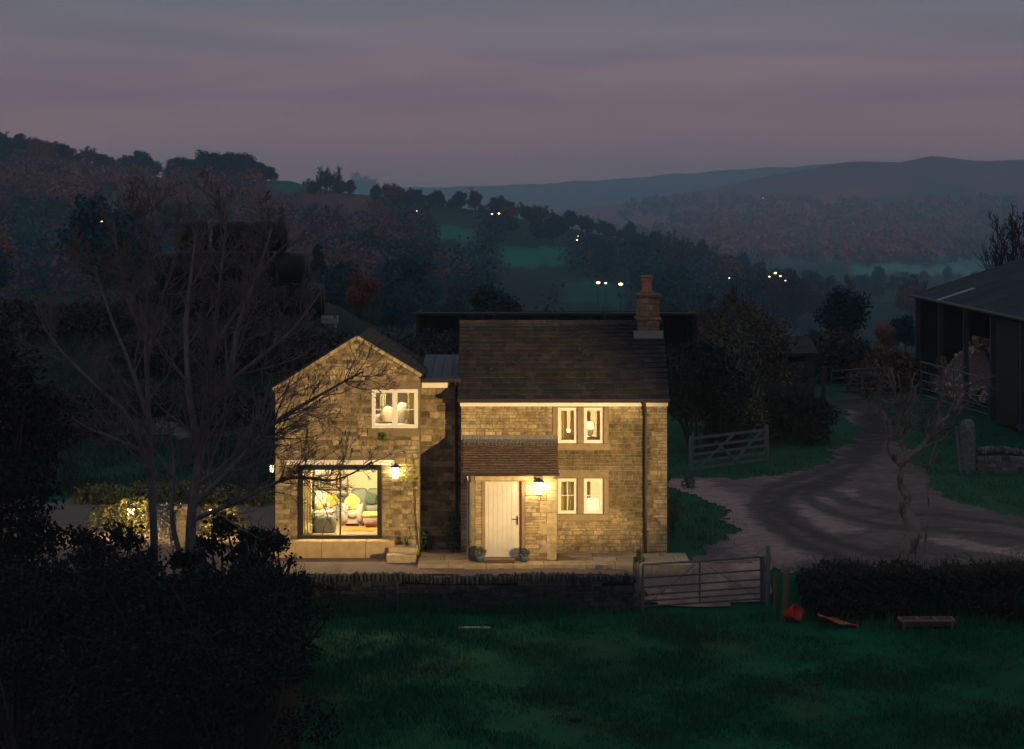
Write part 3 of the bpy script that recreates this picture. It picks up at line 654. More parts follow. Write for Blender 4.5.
b = MB(); b.box(lin_u[0], vx1 + .002, WY - .022, WY + .1, uw[3] + .004, lin_u[3], (.8, .78, .75)); hb(b, 'lintel', M['ashlar'], bevel=.008); b = MB(); b.box(sill_l[0], vx1 - .02, WY - .035, WY + .1, sill_l[2], uw[2] - .004, (.85, .82, .78)); hb(b, 'sill', M['ashlar'], bevel=.008)
window(uw[0] + .004, uw[1] - .004, uw[2] + .004, uw[3] - .004, WY + .0, nlight=2, bar=(.47,), fw=.1, mull=.14)
# the big picture window: dark metal box frame, slim mullion, pale lintel
pw = window(pw_[0] + .004, pw_[1] - .004, pw_[2] + .004, pw_[3] - .004, WY - .05, nlight=2, bar=(), fw=.125, m=M['darkframe'], mull=.035, d=.18); pw['label'] = 'large dark-framed picture window of the wing'
b = MB(); b.box(lint[0], lint[1], WY - .03, WY + .08, sz(464.6, WY), sz(460, WY)); hb(b, 'lintel', M['white'])
b = MB(); b.box(lint[0] - .15, lint[1] + .02, WY - .05, WY + .08, sz(459.7, WY), lint[3] - .02, (.7, .7, .7)); hb(b, 'lintel', M['ashlar'])
# side and back walls of the wing
b = MB()
for x, zz, w_ in ((vx0, lz_, .35), (vx1 - .07, rz_, .07)): b.box(x, x + w_, WY + .351, WY + WL, -.2, zz - .08, (.75, .73, .7))
b.prism([(vx0 + .35, -.2), (vx1 - .35, -.2), (vx1 - .35, rz_ - .12), (ax_, az - .12), (vx0 + .35, lz_ - .12)], WY + WL - .35, WY + WL, (.75, .73, .7))
hb(b, 'wall', M['stone_dark'])
# roof: deck and slates on both slopes, stone coping along the verge
b = MB()
for sgn, sp, ex, ez in ((1, sl, vx1 + .10, rz_ - .10 * sl), (-1, sll, vx0 - .10, lz_ - .10 * sll)):
    y0, y1 = WY + .02, WY + WL + .08; up = .05
    p = [Vector((ex, y0, ez + up)), Vector((ex, y1, ez + up)), Vector((ax_, y1, az + up)), Vector((ax_, y0, az + up))]
    nn = Vector((sp * sgn, 0, 1)).normalized(); vs = p + [q - nn * .09 for q in p]
    f = [(0, 1, 2, 3), (7, 6, 5, 4), (0, 4, 5, 1), (1, 5, 6, 2), (2, 6, 7, 3), (3, 7, 4, 0)]
    b.add(vs, f if sgn > 0 else [t[::-1] for t in f], (.6, .6, .6))
    dv = Vector((ax_ - ex, 0, az - ez)); o = p[0] if sgn > 0 else p[1]
    slates(b, o, (0, 1, 0) if sgn > 0 else (0, -1, 0), dv, y1 - y0, dv.length, 11, rng, pal=SPAL, sw=(.22, .4))
wroof = hb(b, 'roof', M['slate'])
b = MB()
for sgn, ex, ez in ((1, vx1 + .06, rz_ - .06 * sl), (-1, vx0 - .06, lz_ - .06 * sll)):
    L = 9
    for i in range(L):
        f0, f1 = i / L, (i + 1) / L; k = rng.uniform(.75, 1.2)
        A = Vector((ex + (ax_ - ex) * f0, WY + .05, ez + (az - ez) * f0 + .045)); B = Vector((ex + (ax_ - ex) * f1, WY + .05, ez + (az - ez) * f1 + .045)); e = (B - A).normalized() * .006
        b.bar(A + e, B - e, .26, .085, (k, k * .95, k * .88), up=(0, 0, 1))
hb(b, 'verge_coping', M['quoin'], wroof)
# --- the link between the two blocks
LY = 60.62; lx0, lx1 = vx1 - .05, mx0 + .02; lez = sz(379, LY)
b = MB(); b.box(lx0 - .3, lx1, LY, LY + .3, -.2, lez - .06); lw = hb(b, 'wall', M['mortar'])
b = MB(); stone_face(b, vx1 - .04, mx0, -.05, lez - .09, LY, [], rng, pal=PALD, ch=(.09, .20), cw=(.14, .42), quoin=(False, False)); hb(b, 'stonework', M['stone'], lw)
b = MB()
p = [Vector((vx1 - .02, LY - .2, lez)), Vector((mx0 - .02, LY - .2, lez)), Vector((mx0 - .02, LY + 3.9, lez + .42)), Vector((vx1 - .02, LY + 3.9, lez + .42))]
vs = p + [q - Vector((0, 0, .08)) for q in p]; b.add(vs, [(0, 1, 2, 3), (7, 6, 5, 4), (0, 4, 5, 1), (1, 5, 6, 2), (2, 6, 7, 3), (3, 7, 4, 0)])
for x in np.linspace(vx1 + .25, mx0 - .3, 3): b.bar((x, LY - .2, lez + .015), (x, LY + 3.88, lez + .44), .035, .03)
hb(b, 'roof', M['darkroof'])
b = MB(); b.box(vx1 + .03, vx1 + .74, LY - .05, LY - .025, lez - .24, lez - .10); hb(b, 'fascia', M['white'])
b = MB(); b.tube([(vx1 + .0, LY - .24, lez - .01), (mx0 - .0, LY - .24, lez - .01)], .045, 8); b.tube([(mx0 - .17, LY - .24, lez - .03), (mx0 - .15, LY - .1, lez - .3), (mx0 - .12, LY - .07, .02)], .038, 8); hb(b, 'gutter', M['gutter'])

# --- rooms behind the windows: open-fronted shells inside the walls
def room(x0, x1, y0, y1, z0, z1, m=M['plaster'], fm=M['floor_in']):
    b = MB(); b.add([(x0, y0, z0), (x1, y0, z0), (x1, y1, z0), (x0, y1, z0), (x0, y0, z1), (x1, y0, z1), (x1, y1, z1), (x0, y1, z1)], [(7, 6, 5, 4), (2, 1, 5, 6), (3, 2, 6, 7), (0, 3, 7, 4)])
    hb(b, 'room', m, house)
    b = MB(); b.add([(x0, y0, z0), (x1, y0, z0), (x1, y1, z0), (x0, y1, z0)], [(0, 1, 2, 3)]); hb(b, 'room_floor', fm, house)
room(vx0 + .4, vx1 - .4, WY + .33, 64.1, .46, 2.62)
room(-5.9, vx1 - .075, WY + .33, 62.9, 2.75, 4.70, m=mat('bedroom_plaster', (.50, .45, .29), .9, (.47, .42, .27), 2))
room(mx0 + .42, mx1 - .42, MY + .39, 63.4, .12, 2.02)
room(mx0 + .42, mx1 - .42, MY + .39, 63.4, 2.2, 4.06, m=mat('landing_plaster', (.62, .54, .33), .9, (.58, .5, .3), 2))

# --- terrace
terr = MB(); rt = random.Random(3)
def flags(x0, x1, y0, y1, z, wr=(.55, 1.0), rows=2):
    for r in range(rows):
        a = y0 + (y1 - y0) * r / rows; c = y0 + (y1 - y0) * (r + 1) / rows; x = x0
        while x < x1 - .05:
            w = rt.uniform(*wr)
            if x1 - x - w < .35: w = x1 - x
            k = rt.uniform(.8, 1.15); terr.box(x + .006, x + w - .006, a + .006, c - .006, z - .5, z + rt.uniform(-.004, .004), (k, k * .97, k * .93)); x += w
flags(-2.5, 4.75, 57.95, 58.63, .012, rows=1, wr=(.7, 1.2)); flags(-2.5, px0 - .03, 58.63, 60.55, .014, rows=2); flags(px1 + .03, 4.75, 58.63, 59.96, .010, rows=2)
tag(terr.build('paving', M['flag'], bevel=.006), kind='structure')
st = thing('stone_step', 'pair of broad stone steps between the picture window bench and the flagged terrace', 'step', (-3.0, 58.9, 0))
b = MB(); b.box(-.36, .42, -.35, .28, -.05, .17); b.box(-.33, .44, .05, .66, .172, .30); o = b.build('slab', M['flag'], st, bevel=.012)
bench = MB(); x = vx0 - .05
for w in (1.35, 1.2, .75):
    bench.box(x + .004, x + w - .004, 59.08, 59.55, -.02, .46, (1.0, .95, .85)); x += w
tag(bench.build('stone_bench', M['flag'], bevel=.012), 'long smooth stone bench under the large picture window of the wing', 'bench')
dmt = MB(); dmt.box(dx0 - .02, dx0 + .8, 58.18, 58.52, .02, .045); tag(dmt.build('doormat', M['mat']), 'brown rectangular doormat on the flagstones before the white front door', 'doormat')

# ------------------------------------------------------------------ lamps
def point(loc, e, col=(1, .69, .32), r=.05, parent=None):
    d = bpy.data.lights.new("lamp_light", 'POINT'); d.energy = e; d.color = col; d.shadow_soft_size = r
    o = bpy.data.objects.new("lamp_light", d); COL.objects.link(o); o.location = loc
    if parent is not None: o.parent = parent
    return o
def lantern(name, label, loc, rz, w=.2, h=.3, e=12, out=.17, cat='wall lantern'):
    t = thing(name, label, cat, loc, rz)
    b = MB(); b.box(-.05, .05, -.03, 0, -h * .35, h * .45); b.bar((0, -.01, h * .30), (0, -out, h * .62), .022); b.box(-w / 2 - .02, w / 2 + .02, -out - w / 2 - .02, -out + w / 2 + .02, h / 2, h / 2 + .02)
    b.add([(-w / 2, -out - w / 2, h / 2 + .02), (w / 2, -out - w / 2, h / 2 + .02), (w / 2, -out + w / 2, h / 2 + .02), (-w / 2, -out + w / 2, h / 2 + .02), (0, -out, h / 2 + .12)], [(0, 1, 4), (1, 2, 4), (2, 3, 4), (3, 0, 4)])
    b.box(-w * .38, w * .38, -out - w * .38, -out + w * .38, -h / 2 - .02, -h / 2)
    for sx_ in (-1, 1):
        for sy in (-1, 1): b.bar((sx_ * w * .38, -out + sy * w * .38, -h / 2), (sx_ * w / 2, -out + sy * w / 2, h / 2), .016)
    b.build('frame', M['lampmetal'], t)
    g = MB(); q = .34; k = .45
    g.add([(-w * q, -out - w * q, -h / 2), (w * q, -out - w * q, -h / 2), (w * q, -out + w * q, -h / 2), (-w * q, -out + w * q, -h / 2), (-w * k, -out - w * k, h / 2 - .01), (w * k, -out - w * k, h / 2 - .01), (w * k, -out + w * k, h / 2 - .01), (-w * k, -out + w * k, h / 2 - .01)], [(0, 1, 5, 4), (1, 2, 6, 5), (2, 3, 7, 6), (3, 0, 4, 7)])
    g.build('lantern_glass', M['lampglass'], t)
    point((0, -out - w * .62, 0), e, r=.06, parent=t)
    for s in (-1, 1): point((s * w * .72, -out * .8, 0), e * .55, r=.05, parent=t)
    return t
lantern('wall_lantern', 'lit wall lantern on the porch beside the white front door', (sx(538.5, PYF), PYF - .022, sz(487, PYF)), 0, w=.24, h=.33, e=40)
lantern('wall_lantern', 'lit wall lantern between the picture window and the corner of the wing', (sx(396, WY), WY - .022, sz(472, WY)), 0, w=.21, h=.30, e=25)
lantern('wall_lantern', 'small lit lantern on the far side wall of the wing, left of the picture window', (vx0 - .002, WY + .35, sz(470, WY)), R(-90), w=.12, h=.19, e=9, out=.12)

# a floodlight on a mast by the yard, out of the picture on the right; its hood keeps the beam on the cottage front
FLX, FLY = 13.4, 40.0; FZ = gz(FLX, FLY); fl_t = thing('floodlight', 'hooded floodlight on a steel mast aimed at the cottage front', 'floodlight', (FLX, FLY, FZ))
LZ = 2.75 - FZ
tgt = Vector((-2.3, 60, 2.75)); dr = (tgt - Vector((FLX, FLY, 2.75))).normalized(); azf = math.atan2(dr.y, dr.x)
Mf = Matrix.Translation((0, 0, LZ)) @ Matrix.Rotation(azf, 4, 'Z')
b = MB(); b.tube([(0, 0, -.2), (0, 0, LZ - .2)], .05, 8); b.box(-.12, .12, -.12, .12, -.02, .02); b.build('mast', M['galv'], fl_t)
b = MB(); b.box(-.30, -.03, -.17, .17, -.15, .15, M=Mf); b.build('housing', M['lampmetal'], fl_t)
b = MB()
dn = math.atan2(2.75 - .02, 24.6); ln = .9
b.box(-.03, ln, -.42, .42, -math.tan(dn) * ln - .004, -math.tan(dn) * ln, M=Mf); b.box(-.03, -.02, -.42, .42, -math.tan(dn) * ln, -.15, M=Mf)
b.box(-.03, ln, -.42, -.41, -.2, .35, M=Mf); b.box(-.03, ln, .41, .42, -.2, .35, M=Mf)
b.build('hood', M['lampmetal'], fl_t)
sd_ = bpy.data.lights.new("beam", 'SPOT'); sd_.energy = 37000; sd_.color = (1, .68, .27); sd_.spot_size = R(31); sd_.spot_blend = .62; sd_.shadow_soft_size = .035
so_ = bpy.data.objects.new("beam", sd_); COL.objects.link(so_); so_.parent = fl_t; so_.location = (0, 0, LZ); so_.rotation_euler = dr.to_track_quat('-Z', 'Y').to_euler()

# ------------------------------------------------------------------ the living room behind the picture window
FLZ = .462
def at(px, y): return (px - PX0) / F * y
def soft(mb, x0, x1, y0, y1, z0, z1, tint=(1, 1, 1), rg=random.Random(1)):
    mb.blob(((x0 + x1) / 2, (y0 + y1) / 2, (z0 + z1) / 2), ((x1 - x0) / 2 * 1.08, (y1 - y0) / 2 * 1.08, (z1 - z0) / 2 * 1.1), rg, 16, 10, .03, tint, sq=.45)
def sofa(name, label, x0, x1, y0, y1, m, rz=0, back=.85, seats=2, cat='sofa'):
    t = thing(name, label, cat, ((x0 + x1) / 2, (y0 + y1) / 2, FLZ), rz); w, d = (x1 - x0) / 2, (y1 - y0) / 2
    b = MB(); b.box(-w + .03, w - .03, -d + .03, d - .03, .09, .26)
    for a in (-1, 1):
        for c in (-1, 1): b.box(a * (w - .08) - .03, a * (w - .08) + .03, c * (d - .08) - .03, c * (d - .08) + .03, 0, .09)
    b.build('base', m, t)
    b = MB()
    for i in range(seats): a = -w + .16 + (2 * w - .32) * i / seats; soft(b, a, a + (2 * w - .32) / seats, -d, d - .2, .24, .45)
    b.build('seat_cushion', m, t, smooth=True)
    b = MB()
    for i in range(seats): a = -w + .1 + (2 * w - .2) * i / seats; soft(b, a, a + (2 * w - .2) / seats, d - .3, d, .25, back)
    b.build('backrest', m, t, smooth=True)
    for a in (-1, 1): b = MB(); soft(b, a * (w - .09) - .1, a * (w - .09) + .1, -d, d, .1, .6); b.build('armrest', m, t, smooth=True)
    return t
sofa('sofa', 'grey blue sofa against the back wall of the lit living room', at(347, 63.5), at(386, 63.5), 63.15, 64.0, M['bluegrey'], seats=2, back=.80)
sofa('sofa', 'pale grey sofa along the left of the lit living room, heaped with cushions', at(307, 63.2), at(343, 63.2), 62.8, 63.7, M['sofa'], seats=2, back=.72)
sofa('armchair', 'rounded grey armchair in the middle of the lit living room', at(343, 62.3), at(364, 62.3), 61.75, 62.45, M['sofa'], rz=R(0), seats=1, back=.62, cat='armchair')
def cushion(label, px, y, z, s, c, rot=(0, 0, 0)):
    b = MB(); b.blob((0, 0, 0), (s, .09, s), random.Random(int(px)), 14, 10, .05, c, sq=.6); o = b.build('cushion', M['cushion'], smooth=True); o.location = (at(px, y), y, z); o.rotation_euler = rot; tag(o, label, 'cushion')
cushion('cream cushion at the left end of the pale grey sofa', 320, 62.85, FLZ + .66, .21, (.9, .85, .7), (R(-12), R(20), 0))
cushion('orange cushion in the middle of the pale grey sofa', 331, 62.85, FLZ + .60, .19, (.9, .50, .10), (R(-12), R(-35), 0))
cushion('dark grey cushion at the right end of the pale grey sofa', 342, 63.05, FLZ + .62, .17, (.12, .14, .14), (R(-10), R(8), 0))
cushion('big mustard yellow cushion tipped against the armchair', 352.5, 62.0, FLZ + .66, .21, (.92, .66, .14), (R(-14), R(38), 0))
b = MB(); b.box(at(344, 61.8), at(378, 61.8), 61.0, 62.9, FLZ + .004, FLZ + .016)
for i in range(46): x = at(344.5, 61) + i * .02; b.box(x, x + .011, 60.88, 61.0, FLZ + .004, FLZ + .010, (1.2, 2.2, 5))
tag(b.build('rug', M['rug']), 'orange rug with a pale fringe on the living room floor', 'rug')
t = thing('footstool', 'square footstool with a yellow throw over it, right of the rug', 'footstool', (at(371.5, 61.7), 61.7, FLZ))
b = MB(); soft(b, -.22, .22, -.2, .2, .10, .40); b.build('seat', M['sofa'], t, smooth=True)
for a in (-1, 1):
    for c in (-1, 1): b = MB(); b.box(a * .16 - .02, a * .16 + .02, c * .15 - .02, c * .15 + .02, 0, .13); b.build('leg', M['wood_in'], t)
b = MB(); soft(b, -.235, .235, -.215, .215, .30, .43, (.92, .70, .22)); b.build('throw', M['cushion'], t, smooth=True)
t = thing('side_table', 'low table with a white top in front of the pale grey sofa', 'table', (at(322, 61.2), 61.2, FLZ))
b = MB(); b.box(-.30, .30, -.22, .22, .50, .54, (.85, .83, .78)); b.build('tabletop', M['cushion'], t)
for a in (-1, 1):
    for c in (-1, 1): b = MB(); b.bar((a * .27, c * .19, 0), (a * .25, c * .17, .5), .04); b.build('leg', M['wood_in'], t)
b = MB(); b.lathe((0, 0, 0), [(.05, 0), (.09, .04), (.10, .12), (.07, .16)], 14, (.85, .42, .08)); o = b.build('bowl', M['cushion'], smooth=True); o.location = (at(319, 61.2), 61.2, FLZ + .542); tag(o, 'orange bowl standing on the white table top', 'bowl')
b = MB(); soft(b, -.32, .32, -.16, .16, 0, .46, (.15, .16, .145)); o = b.build('pouffe', M['cushion'], smooth=True); o.location = (at(324, 60.75), 60.75, FLZ); tag(o, 'dark grey pouffe close to the picture window in front of the low table', 'pouffe')
t = thing('houseplant', 'green houseplant in the lower left corner of the picture window', 'plant', (at(309, 60.5), 60.5, FLZ))
b = MB(); b.lathe((0, 0, 0), [(.10, 0), (.13, .22), (.14, .25)], 12, (.25, .27, .25)); b.build('plant_pot', M['cushion'], t)
b = MB(); rg = random.Random(4)
for i in range(70):
    a = rg.uniform(0, 6.28); r = rg.uniform(.03, .22); z = rg.uniform(.25, 1.15); p = Vector((r * math.cos(a), r * math.sin(a) * .7, z)); d = Vector((rg.gauss(0, .6), rg.gauss(0, .6), rg.gauss(.3, .5))).normalized() * .09; s_ = d.orthogonal().normalized() * .03
    b.add([p - d, p + s_, p + d, p - s_], [(0, 1, 2, 3)], rg.choice([(.06, .11, .04), (.10, .15, .06), (.16, .19, .10)]))
b.build('leaves', M['leaf'], t)
def curtain(name, label, px0, px1, y, z0, z1, c, waves=4, top=True):
    b = MB(); nn_ = waves * 8; x0, x1 = at(px0, y), at(px1, y); vs = []
    for i in range(nn_ + 1):
        x = x0 + (x1 - x0) * i / nn_; d = .035 * math.sin(i / 8 * 2 * math.pi); vs += [(x, y + d, z0), (x, y + d * .7, z1)]
    b.add(vs, [(2 * i, 2 * i + 2, 2 * i + 3, 2 * i + 1) for i in range(nn_)], c)
    o = b.build(name, M['curtain'], smooth=True); m = o.modifiers.new('thickness', 'SOLIDIFY'); m.thickness = .008; tag(o, label, 'curtain'); return o
curtain('curtain', 'pale yellow curtain at the left edge of the picture window', 303.5, 311.5, 60.2, FLZ + .02, 2.5, (.80, .72, .45), 3)
curtain('curtain', 'dark slim curtain drawn beside the pale one in the picture window', 312.8, 315, 60.5, FLZ + .02, 2.5, (.30, .25, .19), 2)
b = MB(); b.box(at(357, 64.05), at(379, 64.05), 64.05, 64.08, 2.06, 2.42); tag(b.build('picture', M['picture']), 'dark landscape picture high on the back wall of the living room', 'picture')
def ceiling_light(label, x, y, z, e, r=.11):
    t = thing('ceiling_light', label, 'ceiling light', (x, y, z))
    b = MB(); b.lathe((0, 0, 0), [(.02, -.001), (r, -.03), (r * .9, -.09), (.02, -.10)], 14); b.build('lamp_shade', M['shade'], t, smooth=True)
    point((0, 0, -.24), e, col=(1, .77, .42), r=.12, parent=t)
ceiling_light('round ceiling light of the living room above the rug', at(343, 60.8), 60.8, 2.61, 620)
ceiling_light('round ceiling light of the bedroom in the gable', -3.35, 60.12, 4.69, 75)
ceiling_light('round ceiling light of the room behind the lower pair of windows', 1.75, 61.45, 2.01, 230)
ceiling_light('round ceiling light of the room behind the upper pair of windows', 1.65, 61.5, 4.05, 260)
t = thing('bookcase', 'low bookcase of coloured books against the back wall of the living room', 'bookcase', (at(327, 64.0), 63.98, FLZ)); rg = random.Random(17)
b = MB(); b.box(-.62, .62, -.10, .08, 0, .04); b.box(-.62, .62, -.10, .08, 1.20, 1.24); b.box(-.62, -.58, -.10, .08, .04, 1.2); b.box(.58, .62, -.10, .08, .04, 1.2); b.box(-.58, .58, -.10, .08, .80, .83); b.build('frame', M['wood_in'], t)
b = MB()
for z in (.83, 1.24):
    x = -.56
    while x < .5: w = rg.uniform(.025, .06); h = rg.uniform(.2, .33); b.box(x, x + w - .004, -.09, .05, z, z + h, rg.choice([(.5, .12, .06), (.1, .2, .25), (.7, .6, .4), (.2, .25, .12), (.75, .7, .6), (.35, .2, .1)])); x += w + (0 if rg.random() < .8 else .09)
b.build('books', M['cushion'], t)['kind'] = 'stuff'
t = thing('floor_lamp', 'floor lamp with a glowing shade at the left of the living room', 'lamp', (at(318.5, 63.9), 63.85, FLZ)); b = MB(); b.lathe((0, 0, 0), [(.14, 0), (.14, .02), (.014, .04), (.014, 1.35)], 12, (.2, .15, .1)); b.build('stand', M['cushion'], t)
b = MB(); b.lathe((0, 0, 0), [(.20, 1.25), (.14, 1.52), (.02, 1.521)], 18); b.build('lamp_shade', M['shade'], t); point((0, -.3, 1.4), 12, r=.1, parent=t)
cushion('small dark green cushion on the grey blue sofa', 371, 63.15, FLZ + .62, .17, (.10, .16, .13), (R(-12), R(15), 0))
b = MB(); soft(b, at(344.5, 62), at(350, 62), 61.8, 62.2, FLZ + .40, FLZ + .58, (.55, .20, .10)); tag(b.build('blanket', M['cushion'], smooth=True), 'folded rust coloured blanket on the left arm of the armchair', 'blanket')
for k, (px, c, h, lab) in enumerate([(315.5, (.15, .3, .32), .16, 'small teal cup on the white table top'), (328, (.75, .7, .6), .22, 'pale jug on the white table top')]):
    b = MB(); b.lathe((0, 0, 0), [(.03, 0), (.045, h * .4), (.03, h * .8), (.04, h)], 12, c); o = b.build(['cup', 'jug'][k], M['cushion'], smooth=True); o.location = (at(px, 61.2), 61.2, FLZ + .542); tag(o, lab, ['cup', 'jug'][k])
# bedroom in the gable
bt = thing('bed', 'bed with white bedding under the gable window', 'bed', (-3.4, 60.75, 2.75))
b = MB(); b.box(-.75, .75, -.72, .72, .05, .35); b.build('bed_frame', M['wood_in'], bt)
b = MB(); soft(b, -.78, .78, -.74, .74, .3, .78, (.85, .80, .66)); b.build('duvet', M['cushion'], bt, smooth=True)
def pillow(label, px, y, z, rx, ry, s=(.18, .09, .22), c=(.66, .60, .46)):
    b = MB(); b.blob((0, 0, 0), s, random.Random(int(px)), 14, 10, .06, c, sq=.65); o = b.build('pillow', M['cushion'], smooth=True); o.location = (at(px, y), y, z); o.rotation_euler = (R(rx), R(ry), 0); tag(o, label, 'pillow')
pillow('white pillow leaning in the left half of the gable window', 387.5, 60.25, 3.78, -10, 30)
pillow('white pillow lying flat at the lower left of the gable window', 378.5, 60.3, 3.60, -10, 80)
pillow('pale pillow standing in the middle of the gable window', 401.5, 60.3, 3.80, -10, 12, (.17, .10, .30))
curtain('curtain', 'grey green curtain in the left half of the gable window', 380.5, 386, 60.7, 2.77, 4.6, (.60, .58, .36), 2)
curtain('curtain', 'olive yellow curtain at the right edge of the gable window', 407.5, 414.2, 60.15, 2.77, 4.6, (.78, .70, .28), 3)
# upper pair
def table_lamp(label, px, y, z, k=1.0):
    t = thing('table_lamp', label, 'table lamp', (at(px, y), y, z))
    b = MB(); b.lathe((0, 0, 0), [(.06 * k, 0), (.085 * k, .06 * k), (.07 * k, .17 * k), (.02 * k, .2 * k)], 14, (.8, .75, .6)); b.build('base', M['cushion'], t, smooth=True)
    b = MB(); b.lathe((0, 0, 0), [(.12 * k, .20 * k), (.085 * k, .40 * k), (.02, .401 * k)], 16); b.build('lamp_shade', M['shade'], t, smooth=False)
    point((0, -.18 * k, .34 * k), 1.6, col=(1, .76, .42), r=.06, parent=t)
def sill_table(label, px0, px1, y0, y1, z0, z1, c=(.62, .5, .3)):
    b = MB(); x0, x1 = at(px0, y0), at(px1, y0); b.box(x0, x1, y0, y1, z1 - .05, z1, c)
    for x in (x0 + .03, x1 - .03):
        for y in (y0 + .03, y1 - .03): b.box(x - .022, x + .022, y - .022, y + .022, z0, z1 - .05, c)
    b.box(x0 + .05, x1 - .05, y0 + .03, y1 - .03, z1 - .28, z1 - .052, tuple(v * .8 for v in c))
    tag(b.build('chest_of_drawers', M['cushion']), label, 'chest')
sill_table('pale chest below the upper right window of the main house', 583, 604, 60.6, 61.05, 2.202, 3.12)
table_lamp('small lit table lamp in the upper right window of the main house', 590, 60.8, 3.122, 1.0)
curtain('curtain', 'olive curtain at the left of the upper left window of the main house', 558.5, 567, 60.52, 2.3, 3.95, (.80, .70, .34), 3)
curtain('curtain', 'dark brown curtain at the right of the upper left window of the main house', 570.5, 577, 60.7, 2.3, 3.95, (.62, .50, .28), 2)
curtain('curtain', 'dark curtain at the left of the upper right window of the main house', 585.5, 590.5, 61.2, 2.3, 3.95, (.55, .45, .22), 2)
curtain('curtain', 'yellow curtain at the right of the upper right window of the main house', 597, 604, 60.55, 2.3, 3.95, (.62, .52, .20), 3)
b = MB(); soft(b, at(560, 61), at(580, 61), 60.75, 61.6, 2.9, 3.24, (.80, .70, .40)); b.box(at(559, 61), at(581, 61), 60.8, 61.6, 2.21, 2.98, (.4, .3, .16)); tag(b.build('bed', M['cushion'], smooth=False), 'bed end with a pale yellow cover in the upper left window of the main house', 'bed')
curtain('curtain', 'bright yellow curtain at the left of the lower left window', 559, 567, 60.52, .2, 2.0, (.80, .70, .36), 3)
b = MB(); b.box(at(568.3, 60.7), at(570.6, 60.7), 60.7, 60.78, .125, 2.0, (.85, .80, .66)); tag(b.build('door_post', M['cushion']), 'white upright post in the middle of the lower left window', 'post')
curtain('curtain', 'dark green curtain at the right of the lower left window', 571, 578, 60.8, .2, 2.0, (.50, .47, .20), 2)
curtain('curtain', 'dark brown curtain at the left of the lower right window', 584, 590.5, 61.0, .2, 2.0, (.52, .42, .22), 2)
t = thing('floor_lamp', 'floor lamp with a broad white shade in the lower right window', 'lamp', (at(592.5, 60.72), 60.72, .122))
b = MB(); b.lathe((0, 0, 0), [(.13, 0), (.13, .02), (.015, .04), (.015, 1.0)], 14, (.3, .25, .2)); b.build('stand', M['cushion'], t)
b = MB(); b.lathe((0, 0, 0), [(.19, .95), (.165, 1.28), (.02, 1.281)], 20); b.build('lamp_shade', M['shade'], t)
point((0, -.26, 1.2), 2.2, col=(1, .78, .45), r=.08, parent=t)

# flower pots either side of the door, plants in the recess
def potplant(label, px, y, s, leafc, flowc, r=.17):
    t = thing('flower_pot', label, 'flower pot', (at(px, y), y, .02)); rg = random.Random(int(px))
    b = MB(); b.lathe((0, 0, 0), [(r * .72, 0), (r, r * .9), (r * 1.08, r * 1.25), (r * .95, r * 1.25)], 16); b.build('pot', M['pot'], t, smooth=True)
    b = MB()
    for i in range(260):
        d = Vector((rg.gauss(0, 1), rg.gauss(0, 1), rg.gauss(.3, .8))).normalized() * rg.uniform(.5, 1) ** .6 * s; p = Vector((d.x, d.y, r * 1.3 + s * .45 + d.z * .75))
        e = Vector((rg.gauss(0, 1), rg.gauss(0, 1), rg.gauss(0, 1))).normalized() * .032; f_ = e.orthogonal().normalized() * .018
        b.add([p - e, p + f_, p + e, p - f_], [(0, 1, 2, 3)], rg.choice(leafc if rg.random() < .75 else flowc))
    b.build('foliage', M['leaf'], t)
potplant('glazed pot of mauve flowers at the left foot of the white front door', 479.5, 58.42, .20, [(.06, .08, .06), (.10, .10, .08)], [(.22, .14, .20), (.26, .18, .16)], .13)
potplant('glazed pot of dark heather at the right foot of the white front door', 524, 58.42, .17, [(.05, .08, .07), (.08, .09, .08)], [(.16, .11, .16)], .12)
def plant(name, label, cat, x, y, r, h, nleaf, ls, cols, seed=1, z=None, stems=6):
    """a small bushy plant: stems and leaves"""
    rg = random.Random(seed); z = gz(x, y) if z is None else z; t = thing(name, label, cat, (x, y, z))
    b = MB()
    for i in range(stems):
        a = rg.uniform(0, 6.28); rr = r * rg.uniform(.2, .8); b.tube([(0, 0, -.02), (rr * .4 * math.cos(a), rr * .4 * math.sin(a), h * .5), (rr * math.cos(a), rr * math.sin(a), h * rg.uniform(.75, 1))], [.012, .009, .004], 4)
    b.build('stems', M['darkbark'], t)
    b = MB()
    for i in range(nleaf):
        a = rg.uniform(0, 6.28); k = rg.random(); rr = r * math.sqrt(rg.random()) * (1 - .45 * k); p = Vector((rr * math.cos(a), rr * math.sin(a), h * (.08 + .95 * k)))
        e = Vector((rg.gauss(0, 1), rg.gauss(0, 1), rg.gauss(0, .7))).normalized() * ls; f_ = e.orthogonal().normalized() * ls * .5
        b.add([p - e, p + f_, p + e, p - f_], [(0, 1, 2, 3)], rg.choice(cols))
    b.build('leaves', M['leaf'], t); return t
GRN = [(.05, .09, .04), (.035, .07, .03), (.07, .11, .05)]
plant('shrub', 'dark evergreen shrub at the foot of the recess, next to the wing corner', 'shrub', at(425.5, 60.2), 60.2, .22, .55, 260, .045, GRN, 3, 0.0)
plant('shrub', 'tall dark shrub at the foot of the recess, next to the porch', 'shrub', at(453.5, 60.1), 60.1, .24, .95, 420, .045, GRN, 4, 0.0)
plant('weed', 'tuft of weeds growing on the broad stone step', 'plant', at(406.5, 59.3), 59.3, .10, .22, 60, .035, [(.07, .15, .04)], 5, 0.3)
plant('climber', 'ivy sprig on the wall of the wing below the gable window', 'plant', at(383.5, 59.55), 59.52, .13, .22, 90, .035, [(.06, .15, .03), (.09, .17, .04)], 6, sz(441, 59.5))
